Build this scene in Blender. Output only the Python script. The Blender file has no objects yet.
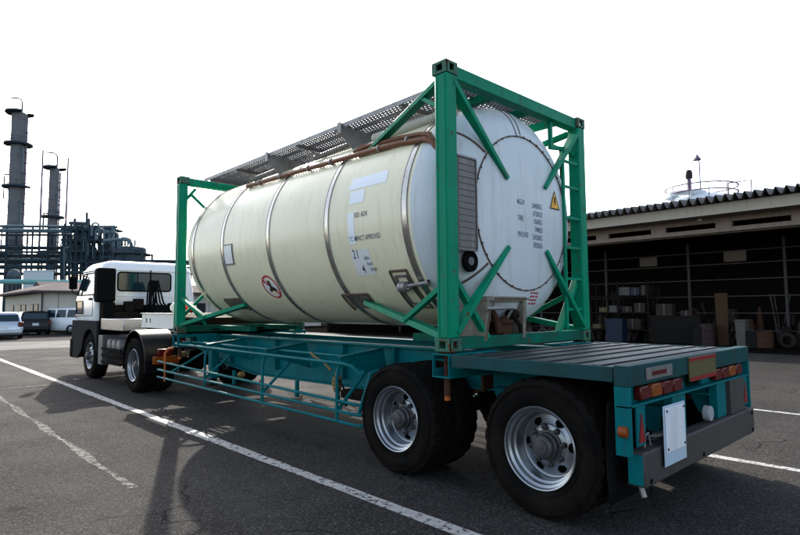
import bpy, bmesh, math, random
from mathutils import Vector, Matrix
random.seed(7)
R = math.radians
S = bpy.context.scene
COL = S.collection

# ------------------------------------------------------------------ camera
CAM = Vector((-4.8141, -3.2126, 1.5373)); YAW, PITCH, ROLL, FPX = -0.7544, 0.0729, -0.0067, 559.23
_f = Vector((-math.sin(YAW)*math.cos(PITCH), math.cos(YAW)*math.cos(PITCH), math.sin(PITCH)))
_r0 = Vector((math.cos(YAW), math.sin(YAW), 0)); _u0 = _r0.cross(_f)
_r = _r0*math.cos(ROLL) + _u0*math.sin(ROLL); _u = _u0*math.cos(ROLL) - _r0*math.sin(ROLL)
cd = bpy.data.cameras.new('camera'); cam = bpy.data.objects.new('camera', cd); COL.objects.link(cam)
cam.matrix_world = Matrix(((_r.x, _u.x, -_f.x, CAM.x), (_r.y, _u.y, -_f.y, CAM.y), (_r.z, _u.z, -_f.z, CAM.z), (0, 0, 0, 1)))
cd.sensor_width = 36.0; cd.lens = 36.0*FPX/800.0; cd.clip_start = 0.05; cd.clip_end = 4000
S.camera = cam
def ray(px, py): return (_f + _r*((px-400)/FPX) + _u*((267.5-py)/FPX)).normalized()
def onx(px, py, X): d = ray(px, py); return CAM + d*((X-CAM.x)/d.x)
def ony(px, py, Y): d = ray(px, py); return CAM + d*((Y-CAM.y)/d.y)
def onz(px, py, Z=0.0): d = ray(px, py); return CAM + d*((Z-CAM.z)/d.z)
_fh = Vector((_f.x, _f.y, 0)).normalized()
def far(px, py, D): d = ray(px, py); return CAM + d*(D/d.dot(_fh))

# ------------------------------------------------------------------ light
SUN_AZ, SUN_EL = R(23.0), R(30.5)          # azimuth from +Y towards +X
W = bpy.data.worlds.new('World'); S.world = W; W.use_nodes = True
nt = W.node_tree; bg = nt.nodes['Background']
sky = nt.nodes.new('ShaderNodeTexSky'); sky.sky_type = 'NISHITA'; sky.sun_disc = False
sky.sun_elevation = SUN_EL; sky.sun_rotation = SUN_AZ; sky.altitude = 0
sky.air_density = 1.0; sky.dust_density = 2.0; sky.ozone_density = 1.0
bw = nt.nodes.new('ShaderNodeRGBToBW'); wm = nt.nodes.new('ShaderNodeMix'); wm.data_type = 'RGBA'; wm.inputs[0].default_value = 0.40   # thin white summer haze
nt.links.new(sky.outputs[0], bw.inputs[0]); nt.links.new(sky.outputs[0], wm.inputs[6]); nt.links.new(bw.outputs[0], wm.inputs[7])
nt.links.new(wm.outputs[2], bg.inputs[0]); bg.inputs[1].default_value = 0.14
sl = bpy.data.lights.new('sun', 'SUN'); sl.energy = 2.25; sl.angle = R(0.55); sl.color = (1.0, 0.94, 0.85)
so = bpy.data.objects.new('sun', sl); COL.objects.link(so)
sd = Vector((math.sin(SUN_AZ)*math.cos(SUN_EL), math.cos(SUN_AZ)*math.cos(SUN_EL), math.sin(SUN_EL)))
so.rotation_euler = sd.to_track_quat('Z', 'Y').to_euler(); so.location = (20, 40, 40)
S.view_settings.view_transform = 'Standard'; S.view_settings.look = 'None'
S.view_settings.exposure = 1.75; S.view_settings.gamma = 1.0; S.view_settings.use_curve_mapping = False

# ------------------------------------------------------------------ materials
MATS = {}
def mat(name, col, rough=0.5, metal=0.0, col2=None, scale=6.0, amt=0.5, streak=None, bump=0.0, bscale=60.0,
        rust=0.0, rustcol=(0.10, 0.035, 0.014), rustscale=9.0, coat=0.0, spec=0.28, stretch=(1, 1, 1), emit=None, trans=0.0):
    m = bpy.data.materials.new(name); m.use_nodes = True; n = m.node_tree.nodes; l = m.node_tree.links
    b = n['Principled BSDF']
    b.inputs['Roughness'].default_value = rough; b.inputs['Metallic'].default_value = metal
    b.inputs['Specular IOR Level'].default_value = spec
    if coat: b.inputs['Coat Weight'].default_value = coat; b.inputs['Coat Roughness'].default_value = 0.12
    if trans: b.inputs['Transmission Weight'].default_value = trans
    tc = n.new('ShaderNodeTexCoord'); mp = n.new('ShaderNodeMapping'); mp.inputs['Scale'].default_value = stretch
    l.new(tc.outputs['Object'], mp.inputs['Vector'])
    def noise(sc, det=5, r=0.6, vec=None):
        t = n.new('ShaderNodeTexNoise'); t.inputs['Scale'].default_value = sc; t.inputs['Detail'].default_value = det
        t.inputs['Roughness'].default_value = r; l.new((vec or mp).outputs[0], t.inputs['Vector']); return t
    def ramp(src, a, c):
        r = n.new('ShaderNodeMapRange'); r.inputs[1].default_value = a; r.inputs[2].default_value = c
        r.clamp = True; l.new(src, r.inputs[0]); return r.outputs[0]
    def mix(fac, a, c):
        x = n.new('ShaderNodeMix'); x.data_type = 'RGBA'
        if hasattr(fac, 'node'): l.new(fac, x.inputs[0])
        else: x.inputs[0].default_value = fac
        for s, i in ((a, 6), (c, 7)):
            if hasattr(s, 'node'): l.new(s, x.inputs[i])
            else: x.inputs[i].default_value = (*s, 1)
        return x.outputs[2]
    cur = col
    if col2:
        nz = noise(scale); f = ramp(nz.outputs[0], 0.5-0.25, 0.5+0.25)
        k = n.new('ShaderNodeMath'); k.operation = 'MULTIPLY'; k.inputs[1].default_value = amt; l.new(f, k.inputs[0])
        cur = mix(k.outputs[0], cur, col2)
    if streak:                       # dirt runs: noise drawn out along z
        m2 = n.new('ShaderNodeMapping'); m2.inputs['Scale'].default_value = (7, 7, 0.7); l.new(tc.outputs['Object'], m2.inputs['Vector'])
        nz = noise(1.6, 6, 0.65, m2); f = ramp(nz.outputs[0], 0.52, 0.80)
        cur = mix(f, cur, streak)
    if rust:
        nz = noise(rustscale, 8, 0.72); f = ramp(nz.outputs[0], 0.72-rust*0.3, 0.74-rust*0.3+0.03)
        cur = mix(f, cur, rustcol)
        rr = n.new('ShaderNodeMapRange'); l.new(f, rr.inputs[0]); rr.inputs[3].default_value = rough; rr.inputs[4].default_value = 0.9
        l.new(rr.outputs[0], b.inputs['Roughness'])
    else:
        nz = noise(scale*2.3); rr = n.new('ShaderNodeMapRange'); l.new(nz.outputs[0], rr.inputs[0])
        rr.inputs[3].default_value = max(0.02, rough-0.12 if rough > .15 else rough-.02); rr.inputs[4].default_value = min(1, rough+0.12 if rough > .15 else rough+.03)
        l.new(rr.outputs[0], b.inputs['Roughness'])
    if hasattr(cur, 'node'): l.new(cur, b.inputs['Base Color'])
    else: b.inputs['Base Color'].default_value = (*cur, 1)
    if bump:
        nz = noise(bscale, 4, 0.6); bp = n.new('ShaderNodeBump'); bp.inputs['Strength'].default_value = bump; bp.inputs['Distance'].default_value = 0.01
        l.new(nz.outputs[0], bp.inputs['Height']); l.new(bp.outputs[0], b.inputs['Normal'])
    if emit: b.inputs['Emission Color'].default_value = (*emit, 1); b.inputs['Emission Strength'].default_value = 1
    MATS[name] = m
    return m
mat('green', (0.0, 0.235, 0.125), 0.45, spec=.10, col2=(0.0, 0.16, 0.09), scale=2.2, amt=.8, rust=0.37, rustscale=11, streak=(0.012, 0.10, 0.065), bump=0.05, bscale=25)
mat('green_dirty', (0.0, 0.13, 0.085), 0.6, spec=.05, col2=(0.02, 0.05, 0.04), scale=4, amt=.9, rust=0.40, bump=0.1, bscale=25)
mat('teal_dirty', (0.008, 0.062, 0.068), 0.55, spec=.08, col2=(0.02, 0.035, 0.036), scale=4, amt=.9, rust=0.25, bump=0.1, bscale=25)
mat('casting', (0.012, 0.16, 0.10), 0.55, col2=(0.05, 0.03, 0.02), scale=14, amt=.8, rust=0.62, bump=0.3, bscale=40)
mat('teal', (0.0, 0.125, 0.135), 0.45, spec=.08, col2=(0.0, 0.08, 0.10), scale=2.5, streak=(0.010, 0.055, 0.065), rust=0.18, bump=0.06, bscale=20)
mat('deck_steel', (0.030, 0.040, 0.042), 0.5, 0.2, col2=(0.020, 0.027, 0.029), scale=4, amt=.9, rust=0.25, bump=0.25, bscale=50)
mat('cream', (0.80, 0.755, 0.545), 0.36, col2=(0.70, 0.65, 0.455), scale=1.3, amt=.7, streak=(0.63, 0.57, 0.39), bump=0.04, bscale=5, coat=0.15)
mat('tank_end', (0.56, 0.61, 0.64), 0.35, col2=(0.48, 0.53, 0.56), scale=1.6, amt=.7, streak=(0.42, 0.43, 0.40), bump=0.05, bscale=5, coat=.1)
mat('box_grime', (0.24, 0.22, 0.17), 0.65, col2=(0.09, 0.07, 0.05), scale=7, amt=.9, streak=(.10, .075, .05))
mat('seam', (0.07, 0.055, 0.045), 0.6, col2=(0.16, 0.09, 0.05), scale=12)
mat('steel_band', (0.50, 0.48, 0.45), 0.24, 0.9, col2=(0.28, 0.25, 0.21), scale=10, amt=.6, bump=.05)
mat('galv', (0.30, 0.30, 0.30), 0.5, 0.55, col2=(0.19, 0.185, 0.18), scale=7, amt=.8, streak=(.13, .10, .08))
mat('galv_dark', (0.20, 0.20, 0.205), 0.5, 0.5, col2=(0.09, 0.085, 0.08), scale=9, amt=.8)
mat('brown_pipe', (0.20, 0.075, 0.03), 0.5, col2=(0.11, 0.045, 0.022), scale=9, amt=.9)
mat('hose', (0.52, 0.50, 0.42), 0.55, col2=(0.40, 0.37, 0.29), scale=8)
mat('sticker', (0.80, 0.84, 0.88), 0.35, col2=(0.72, 0.76, 0.80), scale=12, amt=.6)
mat('white_sticker', (0.72, 0.74, 0.74), 0.4, col2=(0.6, 0.62, 0.62), scale=12)
mat('ink', (0.06, 0.075, 0.13), 0.5); mat('red_ink', (0.42, 0.012, 0.03), 0.45); mat('black_ink', (0.012, 0.012, 0.012), .5)
mat('yellow_sign', (0.75, 0.36, 0.01), 0.4); mat('panel_grey', (0.16, 0.155, 0.147), 0.55, .3, col2=(0.13, .125, .12), scale=14, amt=.8, streak=(.28, .27, .25))
mat('rubber', (0.0042, 0.004, 0.0039), 0.85, col2=(0.016, 0.0138, 0.0118), scale=4, amt=.8, bump=.15, bscale=90, spec=.02)
mat('rim', (0.31, 0.335, 0.36), 0.32, 0.85, col2=(0.20, 0.21, 0.22), scale=8, amt=.7, rust=.15, rustscale=14)
mat('hub', (0.085, 0.088, 0.092), 0.45, 0.4, col2=(0.04, 0.038, .036), scale=14, amt=.8)
mat('drum', (0.004, 0.004, 0.004), .9, spec=.02)
mat('underbody', (0.006, 0.006, 0.006), .8, spec=.06, col2=(0.018, .012, .008), scale=6, amt=.7)
mat('rusty', (0.06, 0.028, 0.016), .85, spec=.1, col2=(0.03, .017, .012), scale=9)
mat('brass', (0.22, 0.13, 0.035), .5, .3, col2=(.09, .055, .02), scale=20)
mat('orange', (0.36, 0.085, 0.012), .45); mat('red_lens', (0.085, 0.005, 0.005), .25, col2=(.05, .005, .005), scale=20); mat('amber_lens', (0.22, 0.05, 0.005), .3, col2=(.14, .03, .004), scale=20)
mat('clear_lens', (0.30, .31, .33), .2, coat=.2)
mat('bumper', (0.055, 0.05, 0.048), .55, .1, col2=(.042, .038, .036), scale=3, streak=(.035, .03, .028), bump=.08, bscale=30, rust=.16)
mat('plate_blue', (0.40, 0.50, 0.60), .4, col2=(.33, .42, .5), scale=6); mat('plate_white', (0.66, .69, .74), .45, col2=(.56, .59, .63), scale=9, streak=(.5, .5, .5))
mat('flap', (0.006, .006, .0065), .85, spec=.05, bump=.1)
mat('reflector_yellow', (0.10, .085, .028), .5, col2=(.06, .055, .025), scale=9); mat('reflector_red', (0.20, .012, .014), .5)
mat('cab_white', (0.74, 0.76, 0.77), .25, col2=(.68, .70, .71), scale=1.5, coat=.4, streak=(.62, .64, .64))
mat('glass', (0.010, 0.026, 0.036), .05, spec=.35); mat('black_plastic', (0.006, .006, .0065), .8, spec=.015, bump=.08); mat('arch_grey', (.020, .0205, .021), .8, spec=.03, bump=.08); mat('grey_plastic', (.10, .105, .11), .5)
mat('silver_box', (0.30, .31, .32), .3, .85, col2=(.2, .2, .2), scale=3); mat('grey_tank', (.10, .103, .106), .45, .2, col2=(.06, .06, .06), scale=5)
mat('fender', (.008, .0082, .0085), .35, spec=.14)
mat('white_beam', (0.66, .66, .63), .45, col2=(.56, .55, .51), scale=4, streak=(.42, .38, .32), rust=.14)
mat('ext_red', (0.62, .015, .012), .25, coat=.5)
mat('car_silver', (0.40, .45, .52), .25, .5, coat=.7); mat('car_dark', (0.007, .009, .011), .25, spec=.2); mat('car_white', (0.66, .70, .72), .25, coat=.7)
mat('roof_brown', (0.075, .060, .062), .9, spec=.05, col2=(.09, .066, .062), scale=1.2, bump=.1, bscale=8); mat('office_wall', (0.46, .44, .38), .8, col2=(.38, .36, .30), scale=1.2, streak=(.33, .31, .26), bump=.2, bscale=30)
mat('office_trim', (.05, .045, .042), .6); mat('far_steel', (0.020, .036, .050), .8, spec=.1, col2=(.036, .052, .064), scale=.5, amt=.8)
mat('far_tower', (0.15, .16, .17), .8, spec=.1, col2=(.10, .10, .105), scale=.35, amt=.9, streak=(.075, .08, .09)); mat('far_pipe', (0.07, .125, .155), .6, .0, col2=(.07, .09, .10), scale=.6)
mat('far_vessel', (.06, .085, .105), .7, .0, col2=(.04, .055, .068), scale=.4, amt=.9); mat('far_mast', (.13, .10, .16), .6); mat('far_white', (.46, .52, .56), .7, col2=(.38, .43, .46), scale=.3); mat('far_teal', (.12, .30, .30), .6)
mat('roof_sheet', (0.13, .12, .115), .65, .1, col2=(.08, .074, .07), scale=2, amt=.8, streak=(.05, .045, .04)); mat('fascia', (0.36, .32, .26), .8, spec=.1, col2=(.38, .35, .29), scale=1.5, streak=(.27, .23, .18), rust=.08)
mat('shed_wood', (0.27, .22, .185), .8, spec=.1, col2=(.18, .14, .115), scale=3, streak=(.11, .085, .07)); mat('shed_shade', (0.009, .008, .007), 1, spec=0, col2=(.006, .0055, .005), scale=1.5); mat('shed_steel', (.012, .011, .0105), .8, .0, spec=.05, col2=(.014, .013, .012), scale=4)  # near-black shed walls, ceiling and floor: interior shade put into the colour
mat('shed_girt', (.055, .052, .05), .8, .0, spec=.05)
mat('dome_white', (.62, .68, .70), .5, col2=(.52, .57, .59), scale=.8); mat('rail_purple', (.17, .10, .13), .6)
mat('cardboard', (.026, .019, .014), .9, col2=(.035, .024, .016), scale=4); mat('bin_blue', (.004, .013, .030), .5); mat('board_wood', (.05, .027, .012), .9, col2=(.045, .024, .011), scale=3, stretch=(1, 6, .6)); mat('box_pale', (.085, .083, .076), .8, col2=(.05, .049, .045), scale=4); mat('box_yellow', (.075, .058, .022), .7); mat('board_beige', (.095, .07, .055), .8); mat('dark_red', (.020, .008, .008), .6)  # shed contents darkened: the dimness of the interior is put into their colours
mat('office_glass', (.02, .028, .032), .35, spec=.06); mat('wire', (.10, .10, .11), .6); mat('grass', (.05, .08, .03), .8)

def ground_material():
    m = bpy.data.materials.new('asphalt'); m.use_nodes = True; n = m.node_tree.nodes; l = m.node_tree.links
    b = n['Principled BSDF']; b.inputs['Specular IOR Level'].default_value = .04; tc = n.new('ShaderNodeTexCoord')
    def N(sc, det=5, rg=.6, st=None):
        t = n.new('ShaderNodeTexNoise'); t.inputs['Scale'].default_value = sc; t.inputs['Detail'].default_value = det; t.inputs['Roughness'].default_value = rg
        if st:
            mp = n.new('ShaderNodeMapping'); mp.inputs['Scale'].default_value = st; l.new(tc.outputs['Object'], mp.inputs['Vector']); l.new(mp.outputs[0], t.inputs['Vector'])
        else: l.new(tc.outputs['Object'], t.inputs['Vector'])
        return t.outputs[0]
    def rng(src, a, c, o0=0., o1=1.):
        r = n.new('ShaderNodeMapRange'); l.new(src, r.inputs[0])
        for i, v in ((1, a), (2, c), (3, o0), (4, o1)): r.inputs[i].default_value = v
        return r.outputs[0]
    def mix(f, a, c, mode='MIX'):
        x = n.new('ShaderNodeMix'); x.data_type = 'RGBA'; x.blend_type = mode
        l.new(f, x.inputs[0]) if hasattr(f, 'node') else setattr(x.inputs[0], 'default_value', f)
        for s, i in ((a, 6), (c, 7)):
            if hasattr(s, 'node'): l.new(s, x.inputs[i])
            else: x.inputs[i].default_value = (*s, 1)
        return x.outputs[2]
    base = mix(rng(N(.35, 6, .6), .35, .65), (.027, .0255, .0245), (.038, .036, .0345))
    base = mix(rng(N(.8, 6, .65, (.35, 1.6, 1)), .46, .66, 0, .8), base, (.021, .020, .0195))
    base = mix(rng(N(.22, 5, .6), .52, .64, 0, .6), base, (.050, .0465, .0425))
    base = mix(rng(N(.9, 5, .7, (1, .14, 1)), .56, .70, 0, .5), base, (.056, .0535, .0505))   # worn wheel paths along the lane
    # aggregate
    v = n.new('ShaderNodeTexVoronoi'); v.inputs['Scale'].default_value = 95; l.new(tc.outputs['Object'], v.inputs['Vector'])
    sepc = n.new('ShaderNodeSeparateColor'); l.new(v.outputs['Color'], sepc.inputs[0])
    base = mix(rng(sepc.outputs[0], .72, .98, 0, .8), base, (.115, .109, .10))
    base = mix(rng(sepc.outputs[1], .62, .95, 0, .75), base, (.013, .0125, .012))
    # oil stains
    base = mix(rng(N(2.1, 3, .5), .68, .74, 0, .8), base, (.020, .0185, .018))
    # cracks
    dn = n.new('ShaderNodeTexNoise'); dn.inputs['Scale'].default_value = 1.7; dn.inputs['Detail'].default_value = 6; l.new(tc.outputs['Object'], dn.inputs['Vector'])
    ad = n.new('ShaderNodeMix'); ad.data_type = 'RGBA'; ad.blend_type = 'LINEAR_LIGHT'; ad.inputs[0].default_value = .35
    l.new(tc.outputs['Object'], ad.inputs[6]); l.new(dn.outputs['Color'], ad.inputs[7])
    vc = n.new('ShaderNodeTexVoronoi'); vc.feature = 'DISTANCE_TO_EDGE'; vc.inputs['Scale'].default_value = .42; l.new(ad.outputs[2], vc.inputs['Vector'])
    ck = rng(vc.outputs[0], .0015, .0055, 1, 0)
    mk = rng(N(.5, 2, .5), .50, .58)
    mm = n.new('ShaderNodeMath'); mm.operation = 'MULTIPLY'; l.new(ck, mm.inputs[0]); l.new(mk, mm.inputs[1])
    base = mix(mm.outputs[0], base, (.012, .0115, .011))
    l.new(base, b.inputs['Base Color'])
    l.new(rng(N(1.1, 5), .3, .7, .80, .95), b.inputs['Roughness'])
    bp = n.new('ShaderNodeBump'); bp.inputs['Strength'].default_value = .55; bp.inputs['Distance'].default_value = .008
    h = n.new('ShaderNodeMath'); h.operation = 'ADD'; l.new(v.outputs['Distance'], h.inputs[0]); l.new(N(28, 5, .7), h.inputs[1])
    h2 = n.new('ShaderNodeMath'); h2.operation = 'SUBTRACT'; l.new(h.outputs[0], h2.inputs[0]); l.new(mm.outputs[0], h2.inputs[1])
    l.new(h2.outputs[0], bp.inputs['Height']); l.new(bp.outputs[0], b.inputs['Normal'])
    MATS['asphalt'] = m
    # worn white road paint: asphalt shows through
    def paint(name, lo, hi, c1, c2):
        m2 = bpy.data.materials.new(name); m2.use_nodes = True; n2 = m2.node_tree.nodes; l2 = m2.node_tree.links
        b2 = n2['Principled BSDF']; t2 = n2.new('ShaderNodeTexCoord')
        def N2(sc, det, rg):
            t = n2.new('ShaderNodeTexNoise'); t.inputs['Scale'].default_value = sc; t.inputs['Detail'].default_value = det; t.inputs['Roughness'].default_value = rg; l2.new(t2.outputs['Object'], t.inputs['Vector']); return t.outputs[0]
        r = n2.new('ShaderNodeMapRange'); r.inputs[1].default_value = lo; r.inputs[2].default_value = hi; l2.new(N2(14, 8, .75), r.inputs[0])
        k = n2.new('ShaderNodeMix'); k.data_type = 'RGBA'; l2.new(N2(2.5, 5, .6), k.inputs[0]); k.inputs[6].default_value = (*c1, 1); k.inputs[7].default_value = (*c2, 1)
        x = n2.new('ShaderNodeBsdfTransparent'); mx = n2.new('ShaderNodeMixShader'); l2.new(r.outputs[0], mx.inputs[0]); l2.new(b2.outputs[0], mx.inputs[1]); l2.new(x.outputs[0], mx.inputs[2])
        l2.new(k.outputs[2], b2.inputs['Base Color']); b2.inputs['Roughness'].default_value = .7
        bb = n2.new('ShaderNodeBump'); bb.inputs['Strength'].default_value = .5; bb.inputs['Distance'].default_value = .006; l2.new(N2(60, 4, .6), bb.inputs['Height']); l2.new(bb.outputs[0], b2.inputs['Normal'])
        l2.new(mx.outputs[0], n2['Material Output'].inputs[0]); MATS[name] = m2
    paint('road_paint', .50, .62, (.46, .45, .43), (.28, .275, .265))
    paint('old_paint', .30, .58, (.044, .042, .0395), (.036, .0345, .033))
    mat('apron', (.18, .175, .162), .9, spec=.05, col2=(.085, .082, .077), scale=.45, amt=.9, bump=.15, bscale=20)
ground_material()

# ------------------------------------------------------------------ mesh helpers
ORG = {}
class MB:
    def __init__(s): s.v = []; s.f = []
    def add(s, vs, fs):
        o = len(s.v); s.v += [Vector(p) for p in vs]; s.f += [tuple(i+o for i in f) for f in fs]; return s
    def box(s, x0, x1, y0, y1, z0, z1):
        return s.add([(x, y, z) for z in (z0, z1) for y in (y0, y1) for x in (x0, x1)],
                     [(0, 2, 3, 1), (4, 5, 7, 6), (0, 1, 5, 4), (2, 6, 7, 3), (0, 4, 6, 2), (1, 3, 7, 5)])
    def bar(s, a, b, w, h=None, w2=None, h2=None, up=(0, 0, 1)):
        a, b = Vector(a), Vector(b); h = h or w; w2 = w if w2 is None else w2; h2 = h if h2 is None else h2
        d = (b-a).normalized(); up = Vector(up)
        if abs(d.dot(up)) > .99: up = Vector((0, 1, 0)) if abs(d.y) < .9 else Vector((1, 0, 0))
        x = d.cross(up).normalized(); y = x.cross(d)
        vs = []
        for p, ww, hh in ((a, w, h), (b, w2, h2)):
            vs += [p+x*(sx*ww/2)+y*(sy*hh/2) for sx, sy in ((-1, -1), (1, -1), (1, 1), (-1, 1))]
        return s.add(vs, [(3, 2, 1, 0), (4, 5, 6, 7), (0, 1, 5, 4), (1, 2, 6, 5), (2, 3, 7, 6), (3, 0, 4, 7)])
    def tube(s, pts, r, n=10, closed=False, radii=None):
        pts = [Vector(p) for p in pts]; m = len(pts); rings = []
        prev = None
        for i, p in enumerate(pts):
            a = pts[(i-1) % m] if (closed or i > 0) else p; b = pts[(i+1) % m] if (closed or i < m-1) else p
            d = (b-a).normalized()
            if prev is None:
                ref = Vector((0, 0, 1)) if abs(d.z) < .9 else Vector((1, 0, 0)); x = d.cross(ref).normalized()
            else:
                x = (prev - d*prev.dot(d)).normalized()
            prev = x; y = d.cross(x); rr = radii[i] if radii else r
            rings.append([p + x*(rr*math.cos(2*math.pi*k/n)) + y*(rr*math.sin(2*math.pi*k/n)) for k in range(n)])
        vs = [q for rg in rings for q in rg]; fs = []
        for i in range(m if closed else m-1):
            j = (i+1) % m
            for k in range(n): fs.append((i*n+k, i*n+(k+1) % n, j*n+(k+1) % n, j*n+k))
        if not closed: fs += [tuple(range(n-1, -1, -1)), tuple((m-1)*n+k for k in range(n))]
        return s.add(vs, fs)
    def lathe(s, prof, o, ax='X', n=32, a0=0., a1=2*math.pi, skip=None):
        """prof: (radius, offset along axis)"""
        full = abs(a1-a0-2*math.pi) < 1e-6; cols = n if full else n+1; vs = []; fs = []
        o = Vector(o)
        for i in range(cols):
            a = a0+(a1-a0)*i/n; c, q = math.cos(a), math.sin(a)
            for r, t in prof:
                vs.append(o + (Vector((t, r*c, r*q)) if ax == 'X' else Vector((r*c, t, r*q)) if ax == 'Y' else Vector((r*c, r*q, t))))
        m = len(prof)
        for i in range(n):
            j = (i+1) % cols
            for k in range(m-1):
                if skip and skip(i, k): continue
                fs.append((i*m+k, j*m+k, j*m+k+1, i*m+k+1))
        return s.add(vs, fs)
    def prism(s, poly, vec):
        n = len(poly); poly = [Vector(p) for p in poly]; vec = Vector(vec)
        return s.add(poly+[p+vec for p in poly], [tuple(range(n-1, -1, -1)), tuple(range(n, 2*n))]+[(i, (i+1) % n, n+(i+1) % n, n+i) for i in range(n)])
    def loft(s, rings, cap=True):
        n = len(rings[0]); m = len(rings); fs = []
        for i in range(m-1):
            for k in range(n): fs.append((i*n+k, i*n+(k+1) % n, (i+1)*n+(k+1) % n, (i+1)*n+k))
        if cap: fs += [tuple(range(n-1, -1, -1)), tuple((m-1)*n+k for k in range(n))]
        return s.add([p for r in rings for p in r], fs)
    def grid(s, fn, nu, nv):
        return s.add([fn(i/nu, j/nv) for i in range(nu+1) for j in range(nv+1)],
                     [(i*(nv+1)+j, (i+1)*(nv+1)+j, (i+1)*(nv+1)+j+1, i*(nv+1)+j+1) for i in range(nu) for j in range(nv)])
    def mesh(s, name, m, org=Vector((0, 0, 0)), smooth=35):
        me = bpy.data.meshes.new(name); me.from_pydata([tuple(p-org) for p in s.v], [], s.f)
        bm = bmesh.new(); bm.from_mesh(me); bmesh.ops.recalc_face_normals(bm, faces=bm.faces); bm.to_mesh(me); bm.free()
        if m: me.materials.append(MATS[m])
        if smooth:
            me.polygons.foreach_set('use_smooth', [True]*len(me.polygons)); me.set_sharp_from_angle(angle=R(smooth))
        return me
    def build(s, name, m, parent=None, smooth=35, bevel=0., kind=None, solid=0.):
        root = parent
        while root is not None and root.parent is not None: root = root.parent
        org = ORG.get(root.name, Vector((0, 0, 0))) if root else Vector((0, 0, 0))
        o = bpy.data.objects.new(name, s.mesh(name, m, org, smooth)); COL.objects.link(o)
        if parent: o.parent = parent
        if solid:
            md = o.modifiers.new('solid', 'SOLIDIFY'); md.thickness = solid; md.offset = 0
        if bevel:
            md = o.modifiers.new('bevel', 'BEVEL'); md.width = bevel; md.segments = 2; md.limit_method = 'ANGLE'; md.angle_limit = R(40)
        if kind: o['kind'] = kind
        return o
def tag(o, label, cat, group=None):
    o['label'] = label; o['category'] = cat
    if group: o['group'] = group
    return o
def thing(name, label, cat, loc=(0, 0, 0), group=None):
    o = bpy.data.objects.new(name, None); COL.objects.link(o); o.location = loc; o.empty_display_size = .2
    ORG[o.name] = Vector(loc)
    return tag(o, label, cat, group)
def inst(name, me, parent, loc=(0, 0, 0), rot=(0, 0, 0), sub=False):
    o = bpy.data.objects.new(name, me); COL.objects.link(o); o.parent = parent
    root = parent
    while root.parent is not None: root = root.parent
    o.location = Vector(loc) - (Vector((0, 0, 0)) if sub else ORG.get(root.name, Vector((0, 0, 0)))); o.rotation_euler = rot
    return o
def struct(mb, name, m, **k):
    o = mb.build(name, m, **k); o['kind'] = 'structure'; return o
def text_geo(txt, size=1.0, align='LEFT', sx=1.0):
    cu = bpy.data.curves.new('t', 'FONT'); cu.body = txt; cu.size = size; cu.align_x = align; cu.resolution_u = 2; cu.offset = size*.004; cu.space_character = 1.08
    ob = bpy.data.objects.new('t', cu); COL.objects.link(ob); dg = bpy.context.evaluated_depsgraph_get()
    me = bpy.data.meshes.new_from_object(ob.evaluated_get(dg)); vs = [(v.co.x*sx, v.co.y) for v in me.vertices]; fs = [tuple(p.vertices) for p in me.polygons]
    bpy.data.objects.remove(ob); bpy.data.curves.remove(cu); bpy.data.meshes.remove(me)
    return vs, fs

# ------------------------------------------------------------------ ground and markings
g = MB(); g.grid(lambda u, v: (-900+1800*u, -900+1800*v, 0), 6, 6); struct(g, 'ground', 'asphalt', smooth=0)
def strip(name, m, x0, x1, y0, y1, z=.004, wob=.012, n=60):
    a = MB(); rows = []
    random.seed(hash(round(x0*10+y0)) % 1000)
    along_y = (y1-y0) > (x1-x0)
    def fn(u, v):
        if along_y:
            return (x0+(x1-x0)*v + wob*math.sin(u*37+v*2)*.6 + random.uniform(-wob, wob)*.4, y0+(y1-y0)*u, z)
        return (x0+(x1-x0)*u, y0+(y1-y0)*v + wob*math.sin(u*21)*.6, z)
    a.grid(fn, n, 1)
    return struct(a, name, m, smooth=0)
strip('bay_line', 'road_paint', -1.88, -1.75, -6, 24, wob=.016, n=160)
strip('bay_line', 'road_paint', 1.49, 1.61, -9, -.9, n=50); strip('bay_line', 'road_paint', 1.49, 1.61, 13.0, 24, n=50)
strip('bay_line', 'road_paint', 4.74, 4.86, -9, 24, n=90)
strip('faded_bay_line', 'old_paint', -3.145, -3.075, 2.0, 13, z=.004, n=140, wob=.035)
strip('cross_line', 'old_paint', -2.9, 1.4, 10.28, 10.40, n=30)
a = MB(); a.grid(lambda u, v: (-40+75*u, 23.5+6.5*v+.35*math.sin(u*40)*(v-.5)+.2*math.sin(u*97+1), .004), 120, 4); struct(a, 'concrete_apron', 'apron', smooth=0)
a = MB(); a.grid(lambda u, v: (16.2+16*u, -12+60*v, .006), 4, 8); struct(a, 'shed_floor', 'shed_shade', smooth=0)

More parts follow.
